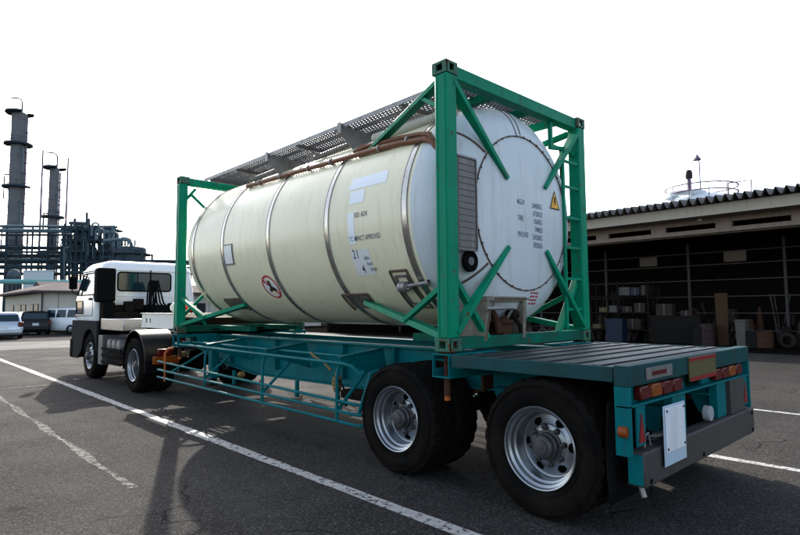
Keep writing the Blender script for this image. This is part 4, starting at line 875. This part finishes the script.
# shelf rack at the left end of the shed interior
rk = thing('storage_rack', 'dark steel storage rack behind the blue bin in the shed', 'rack', (19.8, 8.5, 0))
ya, yb = onx(648, 300, 19.6).y, onx(590, 300, 19.6).y
for yy in (ya, (ya+yb)/2, yb):
    for xx in (19.6, 20.2): b = MB(); b.box(xx-.03, xx+.03, yy-.03, yy+.03, .006, 2.7); b.build('upright', 'shed_steel', rk)
SHZ = (.5, 1.25, 2.0)
for z in SHZ: b = MB(); b.box(19.58, 20.22, ya-.02, yb+.02, z, z+.05); b.build('shelf', 'shed_steel', rk)
for nm, p0, p1, h, z, m, lb in (('pale_crate', 619, 630, .36, 2.05, 'box_pale', 'pale grey crate on the top shelf of the shed rack'), ('blue_crate', 631, 640, .34, 2.05, 'bin_blue', 'dark blue crate on the top shelf of the rack'), ('brown_carton', 641, 647, .42, 2.05, 'cardboard', 'brown carton at the right end of the top shelf'),
    ('yellow_carton', 599, 607, .22, 1.30, 'box_yellow', 'yellow carton on the middle shelf, leftmost next to the green post'), ('white_carton', 609, 617, .30, 1.30, 'box_pale', 'whitish carton in the middle shelf of the rack'), ('red_carton', 622, 632, .26, 1.30, 'dark_red', 'dark red carton on the middle shelf of the rack'), ('brown_carton', 634, 645, .40, 1.30, 'cardboard', 'brown carton at the right of the middle shelf'),
    ('yellow_carton', 592, 600, .20, .55, 'box_yellow', 'yellow carton on the lowest shelf of the rack'), ('brown_carton', 624, 640, .45, .55, 'cardboard', 'wide brown carton on the lowest shelf of the rack')):
    on_top(nm, p0, p1, h, 19.64, z, m, lb, 'box', .45, 'boxes on the shed rack')
for i, (p, h, m) in enumerate(((700, .75, 'shed_steel'), (707, .85, 'dark_red'), (753, .62, 'shed_steel'), (763, .60, 'rusty'))):
    q = onx(p, 320, 19.0); b = MB(); b.lathe([(0, .006), (.28, .006), (.29, .02), (.29, h*.33), (.30, h*.34), (.29, h*.35), (.29, h*.66), (.30, h*.67), (.29, h*.68), (.29, h), (.27, h), (.265, h-.02), (0, h-.02)], (q.x, q.y, 0), 'Z', 20)
    o = b.build('steel_drum', m, None); tag(o, ('dark grey steel drum in the shed, first left of the tall wooden board', 'dark red steel drum close beside the tall wooden board', 'dark steel drum just right of the small whitish box', 'rusty steel drum, rightmost of the drums in the shed')[i], 'drum', 'drums on the shed floor')
    c = MB(); c.lathe([(.03, h-.02), (.03, h), (0, h+.002)], (q.x-.15, q.y, 0), 'Z', 8); c.build('bung', 'galv_dark', o)

# ------------------------------------------------------------------ white storage tank behind the shed
P = far(706, 300, 46); ST = thing('storage_tank', 'white domed storage tank with roof railings rising behind the shed', 'tank', (P.x, P.y, 0)); sc = 46/559
zr = far(700, 199, 46).z; rad = 2.75
b = MB(); b.lathe([(rad, 0), (rad, zr-.5), (rad+.06, zr-.48), (rad+.06, zr-.38), (rad*.93, zr-.22), (rad*.7, zr+.12), (rad*.4, zr+.35), (0, zr+.45)], (P.x, P.y, 0), 'Z', 48); b.build('tank_shell', 'dome_white', ST, smooth=30)
b = MB(); b.lathe([(1.35, zr+.1), (1.55, zr+.12), (1.55, zr+.50), (1.35, zr+.52)], (P.x-.9, P.y+.9, 0), 'Z', 32); b.build('roof_nozzle', 'dome_white', ST)
for dz, rr in ((.55, 2.70), (1.10, 2.70)):
    b = MB(); b.tube([(P.x+rr*math.cos(2*math.pi*k/40), P.y+rr*math.sin(2*math.pi*k/40), zr-.2+dz) for k in range(40)], .05, 6, closed=True); b.build('guard_rail', 'rail_purple', ST)
for k in range(12): b = MB(); a = 2*math.pi*k/12; b.tube([(P.x+2.7*math.cos(a), P.y+2.7*math.sin(a), zr-.48), (P.x+2.7*math.cos(a), P.y+2.7*math.sin(a), zr+.9)], .03, 6); b.build('rail_post', 'rail_purple', ST)
b = MB(); q0, q1 = far(728, 183, 44), far(751, 180, 44); b.tube([q0, q1, (q1.x, q1.y, zr-1.2)], .05, 6); b.tube([q0, (q0.x, q0.y, zr-.6)], .05, 6); b.build('stair_rail', 'rail_purple', ST)
q = far(689, 178, 45); b = MB(); b.tube([(q.x, q.y, zr-.2), (q.x, q.y, zr+1.5)], .16, 10); bc = b.build('beacon_post', 'far_mast', ST)
b = MB(); b.lathe([(.0, 0), (.26, .0), (.28, .2), (.26, .55), (.15, .7), (0, .72)], (q.x, q.y, zr+1.5), 'Z', 14); b.build('beacon', 'dark_red', bc)
q = far(700, 178, 45); q2 = far(697, 158, 45); b = MB(); b.tube([(q.x, q.y, zr), (q.x, q.y, q2.z-.3), q2], .045, 6); an_ = b.build('antenna', 'far_mast', ST)
b = MB(); b.lathe([(.0, .35), (.32, -.15), (.30, -.18), (0, -.1)], q2, 'Z', 10); b.build('antenna_head', 'far_mast', an_)
b = MB(); b.tube([far(560+25*i, 207-4.05*i+.35*math.sin(math.pi*i/12)*2, 60) for i in range(13)], .018, 5); o = b.build('overhead_cable', 'wire', None); tag(o, 'thin overhead cable crossing the sky above the shed roof', 'cable')

# ------------------------------------------------------------------ office building and cars on the left
OC = onz(41, 334.5); OF = thing('office_building', 'low cream office building with wide brown roof behind the parked cars', 'building', (OC.x, OC.y, 0))
ox, oy = OC.x, OC.y; OX1, OY1, OH = ox+22, oy+14, 2.72
b = MB(); b.box(ox, OX1, oy, OY1, 0, OH); b.build('wall', 'office_wall', OF)
ov = .75; zt = OH+.12
b = MB(); b.loft([[Vector(p) for p in ((ox-ov, oy-ov, OH+.002), (OX1+ov, oy-ov, OH+.002), (OX1+ov, OY1+ov, OH+.002), (ox-ov, OY1+ov, OH+.002))], [Vector(p) for p in ((ox-ov, oy-ov, OH+.13), (OX1+ov, oy-ov, OH+.13), (OX1+ov, OY1+ov, OH+.13), (ox-ov, OY1+ov, OH+.13))], [Vector(p) for p in ((ox+1.2, oy+2.2, OH+.75), (OX1-1.2, oy+2.2, OH+.75), (OX1-1.2, OY1-2.2, OH+.75), (ox+1.2, OY1-2.2, OH+.75))]])
rf = b.build('roof', 'roof_brown', OF, smooth=0)
b = MB(); b.box(ox-.08, ox+.02, oy-.10, oy-.005, 0, OH); b.build('downpipe', 'office_trim', OF)
def window(o, face, c0, c1, z0, z1):
    b = MB()
    if face == 's': b.box(c0, c1, oy-.05, oy-.004, z0, z1)
    else: b.box(ox-.05, ox-.004, c0, c1, z0, z1)
    w = b.build('window', 'office_trim', o); b = MB()
    if face == 's': b.box(c0+.06, c1-.06, oy-.057, oy-.051, z0+.06, z1-.06)
    else: b.box(ox-.057, ox-.051, c0+.06, c1-.06, z0+.06, z1-.06)
    b.build('pane', 'office_glass', w)
    b = MB(); 
    if face == 's': b.box(c0-.05, c1+.05, oy-.10, oy-.0045, z0-.07, z0-.002)
    else: b.box(ox-.10, ox-.0045, c0-.05, c1+.05, z0-.07, z0-.002)
    b.build('sill', 'office_wall', w)
for c in (1.0, 2.6, 5.2, 7.0, 10.0): window(OF, 'w', oy+c, oy+c+1.1, .95, 2.0)
window(OF, 's', ox+4.6, ox+6.6, 1.0, 2.05); window(OF, 's', ox+9.0, ox+11.0, 1.0, 2.05)
b = MB(); b.box(ox+2.9, ox+3.65, oy-.32, oy-.01, 1.75, 2.3); ac = b.build('air_conditioner', 'box_pale', OF, bevel=.03)
b = MB(); b.lathe([(.0, oy-.325), (.2, oy-.326), (.22, oy-.322)], (ox+3.2, 0, 2.02), 'Y', 16); b.build('fan_grille', 'office_trim', ac)
for k in range(7): b = MB(); b.box(ox+2.6*k+.9, ox+2.6*k+.93, oy-.012, oy-.002, .05, OH-.05); b.build('wall_joint', 'office_trim', OF)

def car(name, label, kind, paint, loc, rz):
    o = thing(name, label, 'car', (0, 0, 0), 'cars parked by the office')
    D = dict(wagon=(.86, 4.6, .92, 1.47, -2.12, 1.0, .30, .58), hatch=(.85, 4.2, .98, 1.52, -1.95, .85, .16, .60), van=(.85, 4.1, 1.05, 1.72, -1.98, 1.25, .08, .50))[kind]
    hw, ln, belt, roof, gr, gf, rk_, fk = D; y0, y1 = -ln/2, ln/2
    lv = [(hw-.10, .22, y0+.10, y1-.12), (hw-.03, .30, y0+.02, y1-.03), (hw, .48, y0, y1), (hw+.005, .66, y0+.02, y1-.04), (hw-.01, belt-.10, y0+.06, y1-.18), (hw-.05, belt, y0+.10, gf+.55)]
    b = MB(); b.loft([rrect(h, a, c, z, .16, 4) for h, z, a, c in lv]); body = b.build('body', paint, o, smooth=50)
    b = MB(); b.loft([rrect(hw-.055, gr, gf+.45, belt-.01, .14, 4), rrect(hw-.15, gr+rk_*.7, gf+.05, roof-.14, .14, 4), rrect(hw-.20, gr+rk_, gf-.1, roof-.04, .16, 4), rrect(hw-.32, gr+rk_+.12, gf-.3, roof, .16, 4)]); gh = b.build('cabin', paint, o, smooth=50)
    def gx(z): return hw-.055-(z-belt)/(roof-.14-belt)*.095
    def gy(z): return gr+(z-belt)/(roof-.14-belt)*rk_*.7
    zA, zB = belt+.05, roof-.14
    b = MB(); b.add([(-gx(zA)+.12, gy(zA)-.008, zA), (gx(zA)-.12, gy(zA)-.008, zA), (gx(zB)-.10, gy(zB)-.008, zB), (-gx(zB)+.10, gy(zB)-.008, zB)], [(0, 1, 2, 3)]); b.build('rear_window', 'glass', gh, smooth=0)
    for s in (-1, 1):
        for ya_, yb_ in ((gr+.28, gr+1.1), (gr+1.17, gr+1.95), (gr+2.02, gf+.10)):
            b = MB(); b.add([(s*(gx(zA)+.008), ya_, zA), (s*(gx(zA)+.008), yb_+(.2 if yb_ > gf else 0), zA), (s*(gx(zB)+.008), yb_-.05, zB), (s*(gx(zB)+.008), ya_+.06, zB)], [(0, 1, 2, 3)]); b.build('side_window', 'glass', gh, smooth=0)
        zt_ = (.66, .92) if kind != 'van' else (.80, 1.20)
        b = MB(); b.box(min(s*(hw-.26 if kind == 'wagon' else hw-.18), s*(hw+.004)), max(s*(hw-.26 if kind == 'wagon' else hw-.18), s*(hw+.004)), y0-.004, y0+.16, *zt_); b.build('tail_light', 'red_lens', body, bevel=.03)
        b = MB(); b.box(s*(hw+.09)-.07, s*(hw+.09)+.07, gf+.02, gf+.10, belt+.02, belt+.17); b.build('mirror', paint, body, bevel=.03)
        for yw in (y0+.78, y1-.82):
            b = MB(); b.lathe([(.0, -.02), (.19, -.012), (.21, -.03), (.30, -.03), (.315, 0), (.315, .16), (.2, .18)], (0, 0, 0), 'X', 24); b.v = [Vector(((v.x if s < 0 else -v.x)+s*(hw-.0), v.y+yw, v.z+.315)) for v in b.v]; w = b.build('wheel', 'rubber', o)
            b = MB(); b.lathe([(.0, -.034), (.06, -.036), (.19, -.026), (.20, -.02)], (0, 0, 0), 'X', 20); b.v = [Vector(((v.x if s < 0 else -v.x)+s*(hw-.0), v.y+yw, v.z+.315)) for v in b.v]; b.build('wheel_cover', 'rim', w)
    b = MB(); b.box(-hw+.08, hw-.08, y0-.04, y0+.10, .32, .52); b.build('bumper', paint, body, bevel=.04)
    b = MB(); b.box(-.17, .17, y0-.045, y0-.02, .60, .76); b.build('blank_plate', 'plate_white', body, bevel=.005)
    b = MB(); b.box(-hw+.12, hw-.12, y0+.02, y1-.05, .16, .23); b.build('underside', 'underbody', body)
    o.location = loc; o.rotation_euler = (0, 0, rz); return o
c0 = onz(6, 339.5); car('estate_car', 'silver estate car at the left edge, seen from behind', 'wagon', 'car_silver', (c0.x+.0, c0.y+2.3, 0), R(-2))
c0 = onz(36, 335.2); car('hatchback_car', 'dark hatchback car parked between silver estate and white van', 'hatch', 'car_dark', (c0.x+.1, c0.y+2.1, 0), R(-4))
c0 = onz(65, 334.8); car('minivan', 'white minivan parked at an angle beside the truck cab', 'van', 'car_white', (c0.x+.35, c0.y+1.6, 0), R(32))
for i, (px, m, k, lb) in enumerate(((199, 'car_white', 'van', 'white van glimpsed behind the tank, seen through the front frame braces'), (224, 'car_dark', 'hatch', 'dark car glimpsed through the gap under the tank'))):
    c0 = onz(px, 327.5); car('parked_car', lb, k, m, (c0.x, c0.y, 0), R(15))

# ------------------------------------------------------------------ refinery
def V(px, py, D): return far(px, py, D)
def base(px, D): p = far(px, 300, D); return Vector((p.x, p.y, 0))
def px2m(n, D): return n*D/FPX*1.12
def tower(label, px, wpx, pytop, D, plats, name='distillation_column'):
    p = base(px, D); zt = V(px, pytop, D).z; r = px2m(wpx, D)/2/1.2
    o = thing(name, label, 'tower', (p.x, p.y, 0), 'refinery columns')
    prof = [(r*1.12, 0), (r*1.12, zt*.18), (r, zt*.20)]
    for k in range(1, 9): z = zt*(.2+.75*k/9); prof += [(r, z-.06), (r+.06, z-.05), (r+.06, z+.05), (r, z+.06)]
    prof += [(r, zt-.4), (r*.9, zt-.05), (r*.4, zt+.25), (0, zt+.3)]
    b = MB(); b.lathe(prof, (p.x, p.y, 0), 'Z', 28); b.build('shell', 'far_tower', o, smooth=30)
    for k, py in enumerate(plats):
        z = V(px, py, D).z; w = r+1.25; a0 = (-.3, 2.2, .8, 2.9)[k % 4]
        b = MB(); b.lathe([(r*.98, z-.22), (w, z-.22), (w, z+.16), (r*.98, z+.10)], (p.x, p.y, 0), 'Z', 24, a0, a0+5.0); pl = b.build('platform', 'far_steel', o)
        for kk in range(9):
            a = a0+5.0*kk/8; b = MB(); b.tube([(p.x+w*math.cos(a), p.y+w*math.sin(a), z+.1), (p.x+w*math.cos(a), p.y+w*math.sin(a), z+1.2)], .035, 5); b.build('rail_post', 'far_steel', pl)
        b = MB(); b.tube([(p.x+w*math.cos(a0+5.0*i/24), p.y+w*math.sin(a0+5.0*i/24), z+1.2) for i in range(25)], .04, 5); b.build('hand_rail', 'far_steel', pl)
    rt = _r0*(r+.35)
    b = MB(); b.tube([p+rt+Vector((0, 0, 2)), p+rt+Vector((0, 0, zt-1))], .16, 8); b.build('riser_pipe', 'far_mast', o)
    b = MB(); b.tube([p+Vector((0, 0, zt))+_r0*.5, p+Vector((0, 0, zt+2.4))+_r0*.5, p+Vector((0, 0, zt+2.9))+_r0*.2, p+Vector((0, 0, zt+3.3))-_r0*.5, p+Vector((0, 0, zt+3.4))-_r0*2.0], .17, 8); b.build('vent_pipe', 'far_mast', o)
    lq = p-_r0*(r+.45)-_fh*.3
    for sgn in (-.22, .22): b = MB(); b.tube([lq+_r0*sgn+Vector((0, 0, 1)), lq+_r0*sgn+Vector((0, 0, zt+.8))], .05, 5); b.build('ladder_stile', 'far_steel', o)
    for k in range(int(zt/2.2)):
        z = 2+2.2*k; b = MB(); b.tube([lq+Vector((.55*math.cos(2*math.pi*i/10), .55*math.sin(2*math.pi*i/10), z)) for i in range(10)], .05, 5, closed=True); b.build('ladder_hoop', 'far_steel', o)
    for k in range(5):
        z = zt*(.3+.13*k); d = (_r0*(-1 if k % 2 else 1)-_fh*.6).normalized(); b = MB(); b.tube([p+d*(r-.1)+Vector((0, 0, z)), p+d*(r+.7)+Vector((0, 0, z)), p+d*(r+.75)+Vector((0, 0, z-.6)), p+d*(r+.75)+Vector((0, 0, z-zt*.12))], .14, 7); b.build('branch_pipe', 'far_pipe', o)
    for k in range(14):
        z = zt*(.25+.05*k); b = MB(); q = p+_r0*(r+.1)*(1 if k % 2 else .96); b.bar(q+Vector((0, 0, z)), q+Vector((0, 0, z))+_r0*.55, .18, .25); b.build('nozzle', 'far_steel', o)
tower('tallest grey refinery column at the far left, with ring platforms', 11.5, 14.5, 113, 118, [113, 144.5, 187, 247])
tower('shorter slim refinery column right of the tallest one', 49.5, 9.5, 168, 116, [168, 217, 252])
def mast(px, pyt, D, label):
    p = base(px, D); z = V(px, pyt, D).z; b = MB(); b.tube([p, p+Vector((0, 0, z*.5)), p+Vector((0, 0, z))], .2, 8, radii=[.28, .22, .16]); o = b.build('mast', 'far_mast', None); tag(o, label, 'mast', 'refinery masts')
    for k in range(3): b = MB(); b.bar(p+Vector((0, 0, z*(.35+.25*k)))-_r0*.5, p+Vector((0, 0, z*(.35+.25*k)))+_r0*.5, .08); b.build('cross_arm', 'far_mast', o)
mast(37, 150, 112, 'thin purple mast standing between the two refinery columns'); mast(63, 158, 112, 'thin faint mast just right of the shorter refinery column')
def rack(name, label, px0, px1, cols, decks, D, dep, ptop, mtop='far_steel', cw=.32):
    p = base((px0+px1)/2, D); o = thing(name, label, 'steelwork', (p.x, p.y, 0), 'refinery steelwork'); back = _fh*dep
    for c in cols:
        q = base(c, D); z = V(c, ptop(c), D).z
        for bk in (Vector((0, 0, 0)), back): b = MB(); b.bar(q+bk, q+bk+Vector((0, 0, z)), cw); b.build('column', 'far_steel', o)
        for py in decks: z2 = V(c, py, D).z; b = MB(); b.bar(q+Vector((0, 0, z2)), q+back+Vector((0, 0, z2)), .25, .35); b.build('cross_beam', 'far_steel', o)
    for py in decks:
        for bk in (Vector((0, 0, 0)), back): b = MB(); b.bar(V(px0, py, D)+bk, V(px1, py, D)+bk, .25, .45); b.build('deck_beam', 'far_steel', o)
        b = MB(); b.bar(V(px0, py-5.5, D), V(px1, py-5.5, D), .07); b.build('hand_rail', 'far_steel', o); b = MB(); b.bar(V(px0, py-3, D), V(px1, py-3, D), .06); b.build('hand_rail', 'far_steel', o)
    return o
rA = rack('pipe_rack', 'long dark blue pipe rack crossing behind the refinery columns', -40, 66, (-28, -8, 4, 30, 46, 62), (252, 266), 108, 6, lambda c: 226)
for i, (py, r, m) in enumerate(((226, .27, 'far_pipe'), (230.5, .40, 'far_pipe'), (235, .22, 'far_steel'), (248, .35, 'far_steel'), (256, .40, 'far_steel'), (259.5, .30, 'far_pipe'), (262, .4, 'far_steel'), (268, .3, 'far_pipe'), (274, .35, 'far_steel'))):
    b = MB(); b.tube([V(-45, py-.2, 107+.6*i), V(112 if i < 2 else 70, py+.8 if i < 2 else py, 107+.6*i)], r, 8); b.build('pipe', m, rA)
rB = rack('process_structure', 'dense dark steel process structure crowded with pipes and vessels', 61, 112, (62, 68.5, 74, 80, 87, 93, 99, 106, 111), (229, 240, 251, 262, 272), 104, 3.5, lambda c: 224+max(0, c-90)*.5)
random.seed(11)
for k in range(80):
    px = random.uniform(60, 116); py0 = random.uniform(226, 262); py1 = random.uniform(py0+8, 290); D = random.uniform(103, 114)
    b = MB(); r = random.choice((.12, .18, .28)); dx = random.choice((-1, 1))*random.uniform(2, 8)
    b.tube([V(px, py1, D), V(px, py0+1.2, D), V(px+dx*.15, py0, D), V(px+dx, py0, D)], r, 7); b.build('pipe', random.choice(('far_pipe', 'far_steel', 'far_steel')), rB)
for px, w, pt, pb in ((66, 3.2, 246, 262), (77, 4.5, 244, 262), (90, 4.2, 252, 272), (103, 5.5, 250, 284), (84, 2.4, 212, 232), (72, 2.6, 218, 229), (86.5, 1.8, 218, 232)):
    D = 107; r = px2m(w, D)/2; z0, z1 = V(px, pb, D).z, V(px, pt, D).z; q = base(px, D)
    b = MB(); b.lathe([(0, z0), (r*.8, z0+.1), (r, z0+.4), (r, z1-.4), (r*.8, z1-.1), (0, z1)], q, 'Z', 16); b.build('vessel', 'far_vessel', rB, smooth=35)
for (a, py, l_, w) in ((70, 223, 16, 3.4), (82, 227, 18, 4.2), (76, 236, 20, 3.6), (92, 240, 14, 4.4), (64, 258, 16, 4.0)):
    D = 108; r = px2m(w, D)/2; p0, p1 = V(a, py, D), V(a+l_, py+.6, D); d = (p1-p0).normalized(); b = MB(); b.tube([p0-d*r*.6, p0-d*r*.4, p0, p1, p1+d*r*.4, p1+d*r*.6], r, 14, radii=[r*.3, r*.75, r, r, r*.75, r*.3]); b.build('drum', 'far_vessel', rB, smooth=40)
for px0, px1, pt, pb in ((92, 99, 223, 236), (104, 118, 232, 244), (118, 131, 238, 250), (96, 104, 229, 240)):
    D = 102; b = MB(); n = 8; pts = [V(px0, pb, D), V(px0, pt+3, D)]+[V(px0+(px1-px0)*(1-math.cos(math.pi*i/n))/2, pt+3-3*math.sin(math.pi*i/n), D) for i in range(1, n)]+[V(px1, pt+3, D), V(px1, pb, D)]; b.tube(pts, .19, 8); b.build('pipe_loop', 'far_pipe', rB)
b = MB(); b.tube([V(100, 231.5, 103), V(108, 232, 103), V(109.5, 234, 103), V(109.5, 244, 103)], .34, 10); b.build('main_pipe', 'far_pipe', rB)
for k in range(70):
    px = random.uniform(60, 150); D = random.uniform(100, 112); lo = 222 if px < 95 else 240; py = random.uniform(lo, 280); b = MB()
    if k % 2: b.bar(V(px, py, D), V(px, py+random.uniform(5, 18), D), .10)
    else: b.bar(V(px, py, D), V(px+random.uniform(4, 14), py+.3, D), .10, .10)
    b.build('fine_member', random.choice(('far_steel', 'far_pipe')), rB)
# vertical tank with a railed top at the right end
D = 103; p = base(130, D); zt = V(130, 248, D).z; r = px2m(27, D)/2/1.12
TK = thing('process_tank', 'broad dark tank with railed roof at the right end of the refinery', 'tank', (p.x, p.y, 0))
b = MB(); b.lathe([(r, 0)]+[(r+(.05 if k % 2 else 0), zt*k/10) for k in range(1, 10)]+[(r, zt-.15), (r*.97, zt), (r*.5, zt+.35), (0, zt+.45)], p, 'Z', 32); b.build('shell', 'far_vessel', TK, smooth=30)
for dz in (0., .55, 1.1): b = MB(); w = r+.9; b.tube([(p.x+w*math.cos(2*math.pi*k/28), p.y+w*math.sin(2*math.pi*k/28), zt-1.2+dz) for k in range(28)], .10 if dz == 0 else .04, 6, closed=True); b.build('gallery_rail', 'far_steel', TK)
b = MB(); b.lathe([(r*.99, zt-1.3), (r+.95, zt-1.3), (r+.95, zt-1.12), (r*.99, zt-1.12)], p, 'Z', 28); b.build('gallery', 'far_steel', TK)
for k in range(16): a = 2*math.pi*k/16; b = MB(); b.tube([(p.x+(r+.9)*math.cos(a), p.y+(r+.9)*math.sin(a), zt-1.2), (p.x+(r+.9)*math.cos(a), p.y+(r+.9)*math.sin(a), zt-.1)], .04, 5); b.build('rail_post', 'far_steel', TK)
for px, py0, py1 in ((120, 240, 252), (125, 239, 250), (135, 240, 249), (128, 237, 248)): b = MB(); b.tube([V(px, py1, D), V(px, py0, D)], .18, 7); b.build('roof_pipe', 'far_pipe', TK)
b = MB(); b.tube([V(104, 241, D-4), V(118, 239.5, D-4), V(127, 240, D-4), V(131, 243, D-4), V(132, 249, D-3)], .30, 10); b.build('overhead_pipe', 'far_pipe', TK)
rC = rack('pipe_bridge', 'low dark pipe bridge running right behind the truck cab roof', 110, 215, (112, 121, 141, 150, 168, 190, 210), (262,), 100, 4, lambda c: 252 if c < 150 else 260)
for i, py in enumerate((260.5, 263.5, 267)): b = MB(); b.tube([V(108, py-.3, 99+i), V(216, py+1, 99+i)], .22, 7); b.build('pipe', 'far_pipe' if i else 'far_steel', rC)
# pale wall, green-blue pipe and hedge line in front of the refinery
p0, p1 = base(22, 80), base(51, 80); zt = V(30, 271, 80).z
b = MB(); b.prism([p0, p1, p1+_fh*.4, p0+_fh*.4], (0, 0, zt)); o = b.build('pale_wall', 'far_white', None); tag(o, 'pale blue-white wall standing above the office roof', 'wall')
b = MB(); b.bar(p0-_r0*.2+_fh*.2+Vector((0, 0, zt+.06)), p1+_r0*.2+_fh*.2+Vector((0, 0, zt+.06)), .6, .12); b.build('coping', 'far_white', o)
b = MB(); b.tube([V(-60, 281.4, 72), V(20, 281.7, 72), V(120, 283, 72)], .34, 10); o = b.build('green_pipe', 'far_teal', None); tag(o, 'long pale teal pipe running level just above the office roof', 'pipe')
for px in (-30, -5, 20, 45, 70, 95): q = base(px, 72); b = MB(); b.bar(q, Vector((q.x, q.y, V(px, 283, 72).z)), .3); b.build('pipe_support', 'far_steel', o)
p = base(13, 84); z = V(13, 275, 84).z; b = MB(); rr = px2m(11, 84)/2; b.lathe([(0, z-rr), (rr*.6, z-rr*.8), (rr, z), (rr*.6, z+rr*.8), (0, z+rr)], p, 'Z', 20); o = b.build('round_vessel', 'far_vessel', None, smooth=60); tag(o, 'grey rounded vessel low beside the tallest column', 'vessel')
for k in range(4): a = k*math.pi/2+.5; b = MB(); b.tube([(p.x+rr*.7*math.cos(a), p.y+rr*.7*math.sin(a), 0), (p.x+rr*.8*math.cos(a), p.y+rr*.8*math.sin(a), z-rr*.2)], .12, 6); b.build('leg', 'far_steel', o)
# low factory hall closing the view behind the trailer
p = Vector((22, 62, 0)); H_ = thing('factory_hall', 'long low brown roofed hall glimpsed behind the tank and trailer', 'building', p)
b = MB(); b.box(8, 60, 60, 70, 0, 3.0); b.build('wall', 'office_wall', H_); b = MB(); b.prism([(7.4, 59.2, 3.0), (7.4, 70.8, 3.0), (7.4, 65, 4.6)], (53.2, 0, 0)); b.build('roof', 'roof_brown', H_, smooth=0)
for k in range(12): b = MB(); b.box(10+k*4, 11.8+k*4, 59.95, 59.996, .9, 2.2); w = b.build('window', 'office_trim', H_); b = MB(); b.box(10.1+k*4, 11.7+k*4, 59.94, 59.949, 1.0, 2.1); b.build('pane', 'glass', w)

# dim jumble of tools, timber and machine parts along the shed floor: nobody could count it
random.seed(5); cl = MB(); idx = []
def mark(mi): idx.extend([mi]*(len(cl.f)-len(idx)))
y = -9.0
while y < 17:
    for row in range(3):
        x = 19.8+row*.75+random.uniform(-.2, .3); h = random.uniform(.15, .75)*(1+.55*row); w = random.uniform(.15, .6); yy = y+random.uniform(-.2, .2); k = random.random()
        if k < .5: cl.bar((x, yy, .006), (x+random.uniform(-.05, .05), yy+random.uniform(-.08, .08), h), w, random.uniform(.2, .55), w*random.uniform(.5, 1), random.uniform(.15, .5))
        elif k < .72: cl.lathe([(0, .006), (w*.4, .006), (w*.42, h*.5), (w*.3, h*.8), (w*.12, h), (0, h)], (x, yy, 0), 'Z', 10)
        elif k < .9:
            for q in range(4): cl.tube([(x+random.uniform(-.2, .2), yy+random.uniform(-.3, .3), .02), (x+.5+random.uniform(-.1, .1), yy+random.uniform(-.5, .5), h*1.9+.3)], .025, 5)
        else:
            cl.tube([(x, yy+.22*math.cos(2*math.pi*i/16), .25+.22*math.sin(2*math.pi*i/16)) for i in range(16)], .06, 6, closed=True)
        mark(random.choice((0, 0, 1, 1, 2, 3, 4, 5)))
    y += random.uniform(.25, .5)
co = cl.build('workshop_clutter', 'shed_steel', None, smooth=0, kind='stuff')
for m in ('cardboard', 'underbody', 'dark_red', 'rusty', 'shed_girt'): co.data.materials.append(MATS[m])
co.data.polygons.foreach_set('material_index', idx); co['label'] = 'dim jumble of tools, timber and machine parts along the shed floor'; co['category'] = 'clutter'
